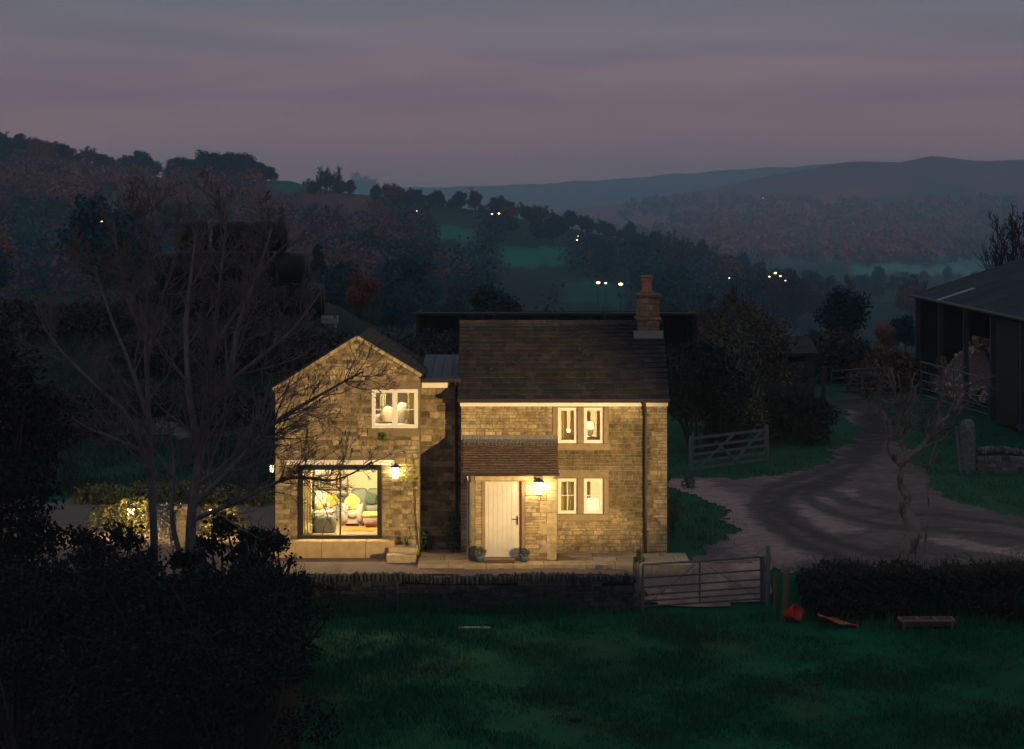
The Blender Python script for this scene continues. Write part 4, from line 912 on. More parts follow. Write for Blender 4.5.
cl = thing('climber', 'sparse yellow green creeper by the lantern at the corner of the wing', 'plant', (at(411, 59.5), 59.56, sz(478, 59.5))); rg = random.Random(8)
b = MB()
for i in range(130): p = Vector((rg.uniform(-.28, .24), rg.uniform(-.06, -.02), rg.gauss(.12, .2))); e = Vector((rg.gauss(0, 1), rg.gauss(0, .4), rg.gauss(0, 1))).normalized() * .035; f_ = Vector((e.z, .3 * e.x, -e.x)) * .5; b.add([p - e, p + f_, p + e, p - f_], [(0, 1, 2, 3)], rg.choice([(.20, .22, .05), (.12, .16, .04), (.28, .22, .06)]))
b.build('leaves', M['leaf'], cl)
b = MB(); b.tube([(.2, -.015, -1.9), (.12, -.015, -.9), (.1, -.015, .35)], .012, 5); b.tube([(.11, -.015, -.2), (-.22, -.015, .2)], .008, 5); b.build('stems', M['darkbark'], cl)

# ------------------------------------------------------------------ dry stone wall in front, with upright coping stones
def drywall(name, label, x0, x1, y, zb, zt, seed=1, th=.32, cope=True, hs=(.07, .14), ws=(.12, .38), m=M['drystone']):
    rg = random.Random(seed); xm = (x0 + x1) / 2; t = thing(name, label, 'wall', (xm, y, zb(xm)))
    O = Vector((xm, y, zb(xm))); core = MB(); st_ = MB()
    xs = np.linspace(x0, x1, 26)
    for a, c in zip(xs[:-1], xs[1:]): core.box(a - xm, c - xm, -th / 2 + .03, th / 2 - .03, zb(a) - .2 - O.z, zt(a) - .06 - O.z, (.4, .4, .4))
    lev = 0; zz = 0.0; hmax = max(zt(v) - zb(v) for v in xs) + .1
    while zz < hmax:
        h = rg.uniform(*hs); x = x0 + rg.uniform(-.1, 0)
        while x < x1:
            w = rg.uniform(*ws); xc = min(x + w / 2, x1); base = zb(xc) - .03
            if base + zz + h < zt(xc) + .03:
                for s in (-1, 1):
                    k = rg.uniform(.6, 1.35); o = rg.uniform(-.015, .04); y0_, y1_ = (-th / 2 - o, -th / 2 + .1) if s < 0 else (th / 2 - .1, th / 2 + o)
                    j = lambda q=.012: rg.uniform(-q, q)
                    a0, a1, c0, c1 = x - xm + .008, x + w - xm - .008, base + zz - O.z + .006, base + zz + h - O.z - .006
                    vs = [(a0 + j(), y0_ + j(), c0 + j()), (a1 + j(), y0_ + j(), c0 + j()), (a1, y1_, c0), (a0, y1_, c0), (a0 + j(), y0_ + j(), c1 + j()), (a1 + j(), y0_ + j(), c1 + j()), (a1, y1_, c1), (a0, y1_, c1)]
                    st_.add(vs, [(3, 2, 1, 0), (4, 5, 6, 7), (0, 1, 5, 4), (1, 2, 6, 5), (2, 3, 7, 6), (3, 0, 4, 7)], (k, k, k))
            x += w
        zz += h
    core.build('core', m, t); st_.build('stonework', m, t)
    if cope:
        cp = MB(); x = x0
        while x < x1:
            w = rg.uniform(.07, .15); h = rg.uniform(.17, .27); k = rg.uniform(.6, 1.4); xc = x + w / 2 - xm; zc = zt(x) - O.z
            cp.blob((xc, rg.uniform(-.02, .02), zc + h * .35), (w * .52, th * .55, h * .55), rg, 8, 6, .2, (k, k, k * 1.02), sq=.55); x += w * .98
        cp.build('coping_stones', m, t)
    return t
drywall('dry_stone_wall', 'long dry stone wall with upright coping stones below the cottage terrace', -8.6, sx(634, 56.6), 56.58, lambda x: -1.0 - .02 * math.sin(x), lambda x: -.20 + .03 * math.sin(x * 1.3) - .10 * sst(-5, -8.6, x), seed=3)

# ------------------------------------------------------------------ gates, posts and the things lying in the field
def post(name, label, px, d, y_top, w, m, y_bot=None, lean=0.0, round_=True, cat='post'):
    g0 = PG(px, d); zt = H - (y_top - PY0) * d / F; h = zt - g0.z; b = MB(); rg = random.Random(int(px * 7))
    t = thing(name, label, cat, g0)
    n_ = 8 if round_ else 4; L = 7; pts = []; rr = []
    for i in range(L): f = i / (L - 1); pts.append((lean * f + rg.uniform(-.01, .01), rg.uniform(-.01, .01), -.3 + (h + .3) * f)); rr.append(w / 2 * rg.uniform(.93, 1.05) * (1 if i < L - 1 else .86))
    b.tube(pts, rr, n_); o = b.build('shaft', m, t); return t
def field_gate(name, label, a, c, hgt, bars, m, style, tr=.022, barw=None):
    """five- or six-bar gate between two ground points; heights measured up from each end"""
    a = Vector(a); c = Vector(c); mid = (a + c) / 2; t = thing(name, label, 'gate', mid); a = a - mid; c = c - mid; up = Vector((0, 0, 1))
    q = lambda f, z: a + (c - a) * f + up * z
    b = MB()
    def rail(p0, p1, r):
        if barw: b.bar(p0, p1, barw * .35, barw)
        else: b.tube([p0, p1], r, 8)
    zlist = bars
    for i, z in enumerate(zlist): rail(q(0, z), q(1, z), tr * (1.25 if z == max(zlist) else 1))
    b.build('rails', m, t)
    for f in (0, 1):
        b = MB()
        if barw: b.bar(q(f, min(zlist) - .06), q(f, hgt + (.16 if f == 0 and style == 'wood' else 0)), barw * .6, barw * 1.1)
        else: b.tube([q(f, min(zlist) - .05), q(f, hgt)], tr * 1.3, 8)
        b.build('stile', m, t)
    b = MB(); dy = Vector((0, .03, 0))
    if style == 'galv':
        b.bar(q(.48, min(zlist)) + dy, q(.48, hgt) + dy, .045, .02); b.bar(q(.03, min(zlist) + .05) - dy, q(.44, hgt - .08) - dy, .045, .014); b.bar(q(.97, min(zlist) + .05) - dy, q(.52, hgt - .08) - dy, .045, .014)
    elif style == 'wood':
        b.bar(q(.98, min(zlist)) - dy, q(.5, hgt - .05) - dy * 1.2, .09, .03) if False else None
        b.bar(q(.06, min(zlist)) - dy, q(.55, hgt - .1) - dy, .03, .085); b.bar(q(.52, min(zlist)) - dy, q(.96, hgt - .04) - dy, .03, .085); b.bar(q(.30, hgt - .28) - dy * 1.9, q(.62, min(zlist)) - dy * 1.9, .03, .085)
    else:
        b.bar(q(.5, min(zlist)) + dy, q(.5, hgt) + dy, .045, .02); b.bar(q(.02, min(zlist)) - dy, q(.48, hgt) - dy, .045, .014); b.bar(q(.98, min(zlist)) - dy, q(.52, hgt) - dy, .045, .014)
    b.build('braces', m, t); return t
GY = 56.75
gl, gr_ = PG(643, GY - .2), PG(761, GY + .1); zl, zr = sz(606.5, GY - .2), sz(598.5, GY + .1)
gl.z = zl; gr_.z = zr
field_gate('field_gate', 'six-bar galvanised steel gate at the end of the dry stone wall', gl, gr_, 1.08, [0, .14, .30, .50, .74, 1.08], M['galv'], 'galv', .024)
post('gate_post', 'thick dark round gatepost where the dry stone wall ends', 636.5, 56.5, 557, .17, M['bark'])
post('gate_post', 'short brown post in front of the thick dark gatepost', 642.5, 56.2, 577, .10, M['postwood'])
post('gate_post', 'grey latch post touching the right end of the galvanised gate', 763.5, 56.9, 556, .10, M['gatewood'])
post('gate_post', 'taller grey post standing just right of the latch post', 768.0, 56.7, 546, .13, M['gatewood'])
post('fence_post', 'brown squared post leaning over the red plastic tub', 784.3, 55.6, 570, .17, M['postwood'], round_=False, lean=.05)
post('fence_stake', 'thin metal stake in the grass before the dry stone wall', 397.5, 55.9, 583, .03, M['galv'], cat='stake')
post('fence_post', 'dark short post at the corner of the bramble hedge, behind the red tub', 775.5, 56.3, 574, .11, M['postwood'])
# red tub lying on its side behind the post, orange plastic sheet beside it
c = PG(792, 55.5); t = thing('plastic_tub', 'red plastic tub lying on its side by the brown squared post', 'tub', c, R(12))
b = MB(); A = Matrix.Translation((0, 0, .19)) @ Matrix.Rotation(R(35), 4, 'Z') @ Matrix.Rotation(R(72), 4, 'X')
pr = [(.20, -.26), (.27, .20), (.30, .21), (.30, .24), (.26, .24), (.19, -.22), (.01, -.22)]; pr = [(r * .72, z * .72) for r, z in pr]; tmp = MB(); tmp.lathe((0, 0, 0), pr, 20); b.add([A @ Vector(v) for v in tmp.v], tmp.f); b.build('body', M['red'], t, smooth=True)
for s in (-1, 1):
    b = MB(); b.tube([A @ Vector((s * .19, -.07, .13)), A @ Vector((s * .28, -.06, .15)), A @ Vector((s * .28, .06, .15)), A @ Vector((s * .19, .07, .13))], .017, 6); b.build('handle', M['red'], t)
c = PG(838, 54.9); b = MB(); nx, ny_ = 12, 4; vs = []
for i in range(nx + 1):
    for j in range(ny_ + 1): f = i / nx; vs.append((-.50 + 1.0 * f, -.2 + .40 * j / ny_ * (1 - .55 * f), .26 * (1 - f) ** 1.3 + .05 + .035 * math.sin(f * 9 + j)))
b.add(vs, [(i * (ny_ + 1) + j, (i + 1) * (ny_ + 1) + j, (i + 1) * (ny_ + 1) + j + 1, i * (ny_ + 1) + j + 1) for i in range(nx) for j in range(ny_)])
o = b.build('plastic_sheet', M['orange'], smooth=True); o.location = c; m = o.modifiers.new('thickness', 'SOLIDIFY'); m.thickness = .02; tag(o, 'crumpled strip of orange plastic lying in the grass by the hedge', 'plastic sheet')
# small feed trough with dividers
c = PG(926, 54.6); t = thing('feed_trough', 'low brown wooden feed trough with three compartments in the grass', 'trough', c, R(2)); b = MB(); w, d_ = .66, .2
for y in (-d_, d_): b.bar((-w, y, .26), (w, y, .26), .05, .055)
for x in (-w, -w / 3, w / 3, w): b.bar((x, -d_, .262), (x, d_, .262), .05, .06, (1.3, 1.2, 1.2))
b.build('rim', mat('trough_timber', (.22, .13, .12), .9, (.13, .08, .075), 6), t)
b = MB(); b.box(-w, w, -d_ + .03, d_ - .03, .10, .13, (.4, .35, .35)); b.box(-w, w, -d_ - .01, -d_ + .02, .12, .2, (.4, .4, .4)); b.box(-w, w, d_ - .02, d_ + .01, .12, .2, (.4, .4, .4)); b.build('body', M['postwood'], t)
for x in (-w + .05, w - .05):
    for y in (-d_, d_): b = MB(); b.bar((x, y, -.05), (x, y, .23), .05); b.build('leg', M['postwood'], t)
c = PG(474.5, 54.6); b = MB(); b.box(-.40, .40, -.07, .07, .01, .065); o = b.build('plank', mat('pale_board', (.20, .19, .18), .9, (.14, .13, .125), 8), bevel=.008); o.location = c; o.rotation_euler = (R(6), 0, R(-3)); tag(o, 'pale weathered plank lying in the grass before the dry stone wall', 'plank')
rg = random.Random(21)
mh = None
for px, py in ((566, 708), (575, 724), (641, 737), (816, 690), (874, 706)):
    d = 56.3 - (56.3 - 45) * (py - 607) / 142; c = PG(px, d)
    if mh is None:
        b = MB(); b.blob((0, 0, .0), (.24, .24, .13), rg, 12, 8, .35, (1, 1, 1)); mh = o = b.build('molehill', M['soil'], smooth=True)
    else: o = mh.copy(); COL.objects.link(o)
    s = rg.uniform(.4, .8); o.location = c; o.scale = (s, s, s * rg.uniform(.5, .8)); o.rotation_euler = (0, 0, rg.uniform(0, 6)); tag(o, 'dark molehill in the grass of the front field', 'molehill', 'molehills in the front field')

# ------------------------------------------------------------------ gates and walls of the yard
A = flat(693, 472, 0); B = flat(765.5, 462, 0); dA = A[1]
a3 = Vector((*A, gz(*A) + .08)); b3 = Vector((*B, gz(*B) + .10))
field_gate('wooden_gate', 'weathered wooden five-bar gate beside the dark bushes', a3, b3, 1.22, [0.05, .30, .56, .83, 1.15], M['gatewood'], 'wood', barw=.10)
post('gate_post', 'weathered post at the left end of the wooden gate', 691, dA - .1, 436, .17, M['gatewood'], round_=False)
post('gate_post', 'weathered post at the right end of the wooden gate', 766.5, B[1] + .1, 425, .20, M['gatewood'], round_=False)
# far galvanised gate across the track
a3 = PG(831, 106); b3 = PG(893, 108); a3.z += .1; b3.z += .1
field_gate('far_gate', 'distant galvanised gate across the top of the track', a3, b3, 1.45, [0, .22, .46, .75, 1.08, 1.45], M['galv'], 'far', .026)
post('gate_post', 'dark tall post at the left of the distant galvanised gate', 823.5, 100, 366, .22, M['darkbark'])
# stone gatepost with leaning board, stub of wall
gp = PG(967.5, 78.2); t = thing('stone_gatepost', 'rounded standing stone gatepost beside the track', 'gatepost', gp); b = MB(); rg = random.Random(6)
zt = H - (419 - PY0) * 78.2 / F - gp.z; vs = []; ns = 10
pr = [(.30, -.2), (.29, .2), (.27, zt * .5), (.26, zt * .85), (.22, zt * .96), (.10, zt)]
b.lathe((0, 0, 0), pr, ns); b.v = [(x * (1 + .10 * mnoise.noise(Vector((x * 3, y * 3, z * 1.5)))), y * .75, z) for x, y, z in b.v]; b.build('shaft', M['yardstone'], t, smooth=True)
b = MB(); b.bar((-.30, -.30, 0), (-.46, -.26, zt * .88), .10, .03); o = b.build('board', M['gatewood']); o.location = gp; tag(o, 'grey board leaning against the stone gatepost', 'board')
drywall('dry_stone_wall', 'short rough dry stone wall running right from the stone gatepost', at(977, 78.4), at(1075, 78.4), 78.4, lambda x: gz(x, 78.4) - .05, lambda x: .70 + .05 * math.sin(x * 3), seed=9, th=.45, hs=(.10, .2), ws=(.2, .5), m=M['yardstone'])

# ------------------------------------------------------------------ the open-fronted barn on the right
BX = 21.3; barn = thing('barn', 'open-fronted dark barn with steel posts and a shallow sheet roof', 'barn', (BX, 103, .4))
def bb(mb, name, m, parent=None, **k):
    o = mb.build(name, m, None, **k); o.data.transform(Matrix.Translation(-Vector((BX, 103, .4)))); o.parent = parent or barn; return o
by0, by1 = 79.7, 115.2; bw = 13.0; bez = 4.95; brz = 7.15
posts_y = [115.0, 108.8, 102.8, 97.0, 91.4, 85.7, 80.0]
for y in posts_y: b = MB(); b.box(BX - .11, BX + .11, y - .11, y + .11, .1, bez - .05); b.box(BX - .16, BX + .16, y - .16, y + .16, .2, .45, (1.3, 1.3, 1.3)); bb(b, 'post', M['barnsteel'])
for y in posts_y: b = MB(); b.bar((BX, y, bez - .12), (BX + bw / 2, y, brz - .15), .14, .22); b.bar((BX + bw, y, bez - .12), (BX + bw / 2, y, brz - .15), .14, .22); bb(b, 'rafter', M['barnsteel'])
b = MB(); b.box(BX + bw - .1, BX + bw, by0, by1, .1, bez - .1); bb(b, 'wall', M['barnwood'])
for y in (by0 + .2, by1 - .2):
    b = MB(); yz = [(BX + .15, .1), (BX + bw - .11, .1), (BX + bw - .11, bez - .1), (BX + bw / 2, brz - .12), (BX + .15, bez - .1)]; b.prism(yz, y, y + .08); bb(b, 'wall', M['barnwood'])
# boarded panel closing half of one bay
b = MB()
for i in range(9): y = 92.0 + i * .48; b.box(BX - .03, BX + .03, y + .005, y + .475, .2 + .02 * (i % 3), bez - .3, (1.2, 1.2, 1.2)); 
bb(b, 'wall', M['barnwood'])
def corr(x0, z0, x1, z1, m, name):
    """corrugated sheet from eave to ridge along Y"""
    b = MB(); step = .11; ys = np.arange(by0 - .5, by1 + .35, step); vs = []; xs = [0, .25, .5, .75, 1.0]
    nx_ = len(xs)
    for k, y in enumerate(ys):
        for f in xs: vs.append((x0 + (x1 - x0) * f, y, z0 + (z1 - z0) * f + (.028 if k % 2 else -.012)))
    fs = [(i * nx_ + j, i * nx_ + j + 1, (i + 1) * nx_ + j + 1, (i + 1) * nx_ + j) for i in range(len(ys) - 1) for j in range(nx_ - 1)]
    tn = []; rr = random.Random(4); cur = {}
    for i in range(len(ys) - 1):
        for j in range(nx_ - 1): key = (i // 9, j); cur.setdefault(key, rr.uniform(.75, 1.25)); tn.append(cur[key])
    base = len(b.v); b.v += vs; b.f += fs; b.t += [(k, k, k) for k in tn]
    o = bb(b, name, m); md = o.modifiers.new('thickness', 'SOLIDIFY'); md.thickness = .02; return o
r1 = corr(BX - .25, bez - .02, BX + bw / 2, brz, M['barnroof'], 'roof'); corr(BX + bw + .25, bez - .02, BX + bw / 2, brz, M['barnroof'], 'roof')
def onroof(x0, x1, y0, y1, off):
    sl_ = (brz - bez + .02) / (bw / 2 + .25); z = lambda x: bez - .02 + (x - BX + .25) * sl_ + off
    return [(x0, y0, z(x0)), (x1, y0, z(x1)), (x1, y1, z(x1)), (x0, y1, z(x0))]
b = MB(); b.add(onroof(BX - .3, BX + 1.5, 107.6, 108.5, .05), [(0, 1, 2, 3)]); bb(b, 'rooflight', M['rooflight'])
b = MB(); b.tube([(BX + bw / 2, by0 - .5, brz + .02), (BX + bw / 2, by1 + .35, brz + .02)], .14, 8); bb(b, 'ridge_cap', M['barnroof'])
b = MB(); b.tube([(BX - .31, by0 - .4, bez - .06), (BX - .31, by1 + .3, bez - .06)], .08, 8); bb(b, 'gutter', M['barnsteel'])
# firewood heap inside
hp = thing('log_heap', 'heap of split pale firewood logs inside the barn', 'log heap', (BX + 1.9, 108.3, .3)); rg = random.Random(12); b = MB()
for _ in range(900):
    u_, v_ = rg.uniform(-1, 1), rg.uniform(-1, 1); hh = max(0, 2.75 * (1 - abs(u_) ** 1.25) * (1 - abs(v_) ** 2)); z = hh * (1 - .12 * rg.random()) + .06
    p = Vector((1.9 * v_, 4.6 * u_, z)); d = Vector((rg.gauss(0, 1), rg.gauss(0, 1), rg.gauss(0, .45))).normalized() * rg.uniform(.14, .22); k = rg.uniform(.5, 1.6)
    b.tube([p - d, p + d], rg.uniform(.05, .11), 5, (k, k * .95, k * .95))
b.blob((0, 0, -.05), (1.85, 4.4, 2.45), rg, 14, 8, .1, (.3, .3, .3)); b.build('logs', M['log'], hp)
hp2 = thing('log_stack', 'smaller stack of firewood further along inside the barn', 'log stack', (BX + 3.6, 96.5, .3)); b = MB()
for i in range(260):
    y = rg.uniform(-1.3, 1.3); z = rg.uniform(.05, 2.9); k = rg.uniform(.5, 1.5); b.tube([(rg.uniform(-.28, -.18), y, z), (.25, y + rg.uniform(-.05, .05), z + rg.uniform(-.03, .03))], rg.uniform(.06, .11), 6, (k, k, k))
b.box(-.15, .25, -1.35, 1.35, 0, 2.9, (.3, .3, .3)); b.build('logs', M['log'], hp2)
# galvanised gate lifted across the barn front and a feed barrier
a3 = Vector((at(921, 101), 101, .9)); b3 = Vector((at(989, 92.5), 92.5, .75))
field_gate('barn_gate', 'galvanised gate standing in front of the open barn bays', a3, b3, 1.5, [0, .3, .65, 1.05, 1.5], M['galv'], 'far', .03)
t = thing('hay_feeder', 'empty metal hay feeder frame on the ground before the barn', 'feeder', (at(915, 94.5), 94.5, gz(at(915, 94.5), 94.5))); b = MB()
for y in (-.8, .8):
    for z in (1.15, .75, .35): b.tube([(-1.3, y, z), (1.3, y, z)], .028, 6)
for x in np.linspace(-1.3, 1.3, 9):
    for y in (-.8, .8): b.tube([(x, y, .05), (x, y, 1.15)], .016, 5)
for x in (-1.3, 1.3):
    for z in (1.15, .35): b.tube([(x, -.8, z), (x, .8, z)], .028, 6)
b.build('frame', M['galv'], t)

# ------------------------------------------------------------------ small ruined stone shed, long dark shed, bale stack
q = (at(790, 93), 93.0); zg = gz(*q); sh = thing('stone_shed', 'small low stone shed with a dark slot under its roof', 'shed', (q[0], q[1], zg))
w = 1.05; ht = sz(352, 93) - zg; b = MB(); 
b.box(-w, w, 0, 2.2, -.3, ht - .42, (.8, .8, .8)); b.box(-w, -w + .45, 0, 2.2, ht - .42, ht - .12); b.box(w - .4, w, 0, 2.2, ht - .42, ht - .05); b.box(-w + .5, w - .45, 1.6, 2.2, ht - .42, ht - .1, (.1, .1, .1)); b.build('wall', M['drystone'], sh)
b = MB(); rr = random.Random(3)
stone_face(b, -w, w, -.1, ht - .42, 0, [], rr, pal=[(1, 1, 1), (.7, .7, .7), (1.5, 1.45, 1.4), (.85, .85, .85)], ch=(.16, .28), cw=(.25, .6)); b.build('stonework', M['drystone'], sh)
b = MB(); vs = [(-w - .2, -.2, ht - .08), (w + .12, -.2, ht - .02), (w + .12, 2.4, ht + .55), (-w - .2, 2.4, ht + .5)]; b.add(vs + [(x, y, z - .09) for x, y, z in vs], [(0, 1, 2, 3), (7, 6, 5, 4), (0, 4, 5, 1), (1, 5, 6, 2), (2, 6, 7, 3), (3, 7, 4, 0)]); b.build('roof', M['slate'], sh)
# long shed beyond the house
LX0, LX1, LYs = at(416, 102), at(697, 102), 102.0; zg = min(gz(LX0, LYs), gz(LX1, LYs)); ls = thing('long_shed', 'long low black shed beyond the cottage roof', 'shed', ((LX0 + LX1) / 2, LYs, zg)); hw = (LX1 - LX0) / 2; ht = sz(312.5, LYs) - zg
b = MB(); b.box(-hw, hw, 5.4, 5.5, -.4, ht - .2); b.box(-hw, -hw + .1, .02, 5.4, -.4, ht - .1); b.box(hw - .1, hw, .02, 5.4, -.4, ht - .1); b.build('wall', M['barnwood'], ls)
for x in np.linspace(-hw + .1, hw - .1, 7): b = MB(); b.box(x - .08, x + .08, .05, .21, -.4, ht - .12); b.build('post', M['barnwood'], ls)
b = MB(); vs = [(-hw - .2, -.3, ht), (hw + .2, -.3, ht), (hw + .2, 5.8, ht - .25), (-hw - .2, 5.8, ht - .25)]; b.add(vs + [(x, y, z - .1) for x, y, z in vs], [(0, 1, 2, 3), (7, 6, 5, 4), (0, 4, 5, 1), (1, 5, 6, 2), (2, 6, 7, 3), (3, 7, 4, 0)]); b.build('roof', M['barnroof'], ls)
b = MB(); b.box(-hw, hw, .06, .12, -.4, ht * .55); b.build('cladding', M['barnwood'], ls)
# the stack of wrapped bales
BD = 100.0; zb = sz(319, BD) ; rg = random.Random(31); proto = None
tiers = [(319, 284.5, [(137, 168), (168, 199), (199, 230), (230, 262), (262, 292), (292, 322)]), (284, 252.5, [(154, 184), (184, 214), (214, 245), (245, 275), (275, 305.5)]), (252, 221, [(178, 208), (212, 249), (249, 287)])]
for ti, (yb, yt, L) in enumerate(tiers):
    for i, (a, c) in enumerate(L):
        x0, x1 = at(a, BD), at(c, BD); z0, z1 = sz(yb, BD), sz(yt, BD)
        for row in range(1 if ti == 2 else 2):
            rr = (z1 - z0) / 2 * 1.03; hl = (x1 - x0) / 2 * .97; b = MB(); prof = [(.02, -hl), (rr * .80, -hl), (rr * .95, -hl * .88), (rr, -hl * .6), (rr * 1.01, 0), (rr, hl * .6), (rr * .95, hl * .88), (rr * .80, hl), (.02, hl)]
            b.lathe((0, 0, 0), prof, 18); off = Vector((rg.random() * 9, 0, 0)); b.v = [Vector((z, x, y)) * (1 + .035 * mnoise.noise(Vector((x, y, z)) * 2.2 + off)) for x, y, z in b.v]; b.v = [(x, y * 1.0, max(z, -rr * .93)) for x, y, z in b.v]
            o = b.build('silage_bale', M['bale'], smooth=True); o.location = ((x0 + x1) / 2, BD + row * 1.5 + (.3 if ti else 0), (z0 + z1) / 2 - (.0)); o.rotation_euler = (0, R(rg.uniform(-2, 2)), R(rg.uniform(-4, 4)))
            T = ['bottom', 'middle', 'top'][ti]; tag(o, f'black wrapped silage bale in the {T} tier of the bale stack', 'bale', f'black bales in the {T} tier of the stack')
tk = thing('water_trough', 'small pale plastic water trough beside the black bales', 'trough', (at(330, 99), 99.0, gz(at(330, 99), 99.0) + .35)); b = MB(); w = .36
b.box(-w, w, -.3, .3, .05, .12); b.box(-w, w, -.3, -.26, .12, .38); b.box(-w, w, .26, .3, .12, .38); b.box(-w, -w + .05, -.26, .26, .12, .38); b.box(w - .05, w, -.26, .26, .12, .38); b.build('body', M['tank'], tk)
b = MB(); [b.box(x - .04, x + .04, -.2, .2, -.4, .05) for x in (-.25, .25)]; b.build('feet', M['tank'], tk)

# ------------------------------------------------------------------ lit garden left of the cottage
def bollard(label, px, d, h, e):
    g0 = PG(px, d); t = thing('garden_lamp', label, 'garden lamp', g0); b = MB(); b.tube([(0, 0, -.05), (0, 0, h - .12)], .035, 8); b.lathe((0, 0, h), [(.17, .10), (.15, .13), (.02, .17)], 12); b.build('pole', M['lampmetal'], t)
    b = MB(); b.lathe((0, 0, h), [(.08, -.12), (.11, -.04), (.11, .06), (.08, .10)], 12); b.build('lamp_head', M['lampglass'], t, smooth=True); point((0, -.2, h), e, r=.1, parent=t); point((0, .22, h + .05), e, r=.1, parent=t); return t
bollard('lit garden lamp among leaves left of the two bare trunks', 131, 63.0, .75, 95)
bollard('lit garden lamp right of the two bare trunks', 212.5, 62.5, .80, 85)
gp = PG(185, 61.2); t = thing('stone_pillar', 'pale stone pillar catching lamplight behind the bare trunks', 'pillar', gp); b = MB(); z = -.1; rg = random.Random(2)
while z < .95: h = rg.uniform(.12, .2); k = rg.uniform(.8, 1.15); b.box(-.22 + rg.uniform(0, .015), .22 - rg.uniform(0, .015), -.2, .2, z + .004, z + h - .004, (k, k, k)); z += h
b.build('shaft', M['stone'], t); b = MB(); b.box(-.27, .27, -.25, .25, z, z + .09); b.build('cap', M['flag'], t)

# ------------------------------------------------------------------ vegetation helpers
class Tubes:
    """many tapered tubes gathered as numpy-friendly lists (3..6 sided)"""
    def __init__(s): s.v = []; s.f = []; s.n = 0
    def tube(s, pts, rad, n):
        k = len(pts); ref = Vector((.31, .77, .55)); V = []
        for i in range(k):
            d = pts[min(i + 1, k - 1)] - pts[max(i - 1, 0)]
            if d.length < 1e-9: d = Vector((0, 0, 1))
            d.normalize(); u = ref - d * ref.dot(d); u = u.normalized() if u.length > 1e-5 else d.orthogonal().normalized(); w = d.cross(u)
            for j in range(n): a = 6.2832 * j / n; V.append(pts[i] + (u * math.cos(a) + w * math.sin(a)) * rad[i])
        for i in range(k - 1):
            for j in range(n): j2 = (j + 1) % n; s.f.append((s.n + i * n + j, s.n + i * n + j2, s.n + (i + 1) * n + j2, s.n + (i + 1) * n + j))
        s.v += V; s.n += len(V)
    def mesh(s, name): return mesh_np(name, np.array([tuple(p) for p in s.v]), np.array(s.f), smooth=True)
def grow(T, p, d, L, r, lev, rg, maxlev, upw=.18, nch=(4, 7), ang=(.45, .95), minr=.006, lr=(.42, .68), wob=.14, segs=6):
    """one limb and, from it, its side limbs"""
    pts = [p.copy()]; rad = [r]; d = d.normalized(); n_ = max(3, segs - lev)
    for i in range(n_):
        d = (d + Vector((rg.gauss(0, wob), rg.gauss(0, wob), rg.gauss(0, wob * .6) + upw * (.5 if lev == 0 else 1)))).normalized(); pts.append(pts[-1] + d * (L / n_)); rad.append(max(minr, r * (1 - .72 * (i + 1) / n_)))
    T.tube(pts, rad, 7 if lev == 0 else (5 if lev == 1 else (4 if lev == 2 else 3)))
    if lev >= maxlev: return
    c = rg.randint(*nch)
    for k in range(c):
        f = rg.uniform(.28 if lev == 0 else .15, 1.0); i = min(int(f * n_), n_ - 1); q = pts[i].lerp(pts[i + 1], f * n_ - i); dd = (pts[i + 1] - pts[i]).normalized(); o = dd.orthogonal().normalized(); o.rotate(Matrix.Rotation(rg.uniform(0, 6.2832), 3, dd)); a = rg.uniform(*ang)
        nd = dd * math.cos(a) + o * math.sin(a); rr = max(minr, rad[i] * rg.uniform(.45, .72))
        grow(T, q, nd, L * rg.uniform(*lr) * (1.15 - .45 * f), rr, lev + 1, rg, maxlev, upw, nch, ang, minr, lr, wob, segs)
def leaf_quads(P_, rg, size, stretch=1.8, up=0.0):
    """one quad per point, random orientation"""
    n_ = len(P_); a = rg.normal(size=(n_, 3)); a[:, 2] = a[:, 2] * (1 - up); a /= np.linalg.norm(a, axis=1, keepdims=True); b_ = rg.normal(size=(n_, 3)); b_ -= a * (a * b_).sum(1, keepdims=True); b_ /= np.linalg.norm(b_, axis=1, keepdims=True)
    s = size * rg.uniform(.6, 1.4, (n_, 1)); a = a * s; b_ = b_ * s / stretch
    V = np.stack([P_ - a, P_ + b_, P_ + a, P_ - b_], 1).reshape(-1, 3); return V, np.arange(n_ * 4).reshape(-1, 4)
def pick(cols, n_, rg, var=.22):
    c = np.array(cols)[rg.randint(0, len(cols), n_)]; return c * rg.uniform(1 - var, 1 + var, (n_, 1))
def lobes(rg, n_, rx, rz, z0, fill=.62):
    """centres and radii of the clumps of a crown"""
    C = []
    for i in range(n_):
        d = rg.normal(size=3); d /= np.linalg.norm(d); k = rg.uniform(.25, 1) ** .6; C.append(((d[0] * rx * fill * k, d[1] * rx * fill * k, z0 + rz * (1 + d[2] * fill * k)), rx * rg.uniform(.26, .46)))
    return C
def cloud(C, n_, rg, shell=.55, idx=False):
    w = np.array([r ** 2 for _, r in C]); w /= w.sum(); k = rg.choice(len(C), n_, p=w); c = np.array([q for q, _ in C])[k]; r = np.array([q for _, q in C])[k]
    d = rg.normal(size=(n_, 3)); d /= np.linalg.norm(d, axis=1, keepdims=True); p = c + d * (r * rg.uniform(shell, 1.05, n_))[:, None] * np.array([1, 1, .82]); return (p, k) if idx else p

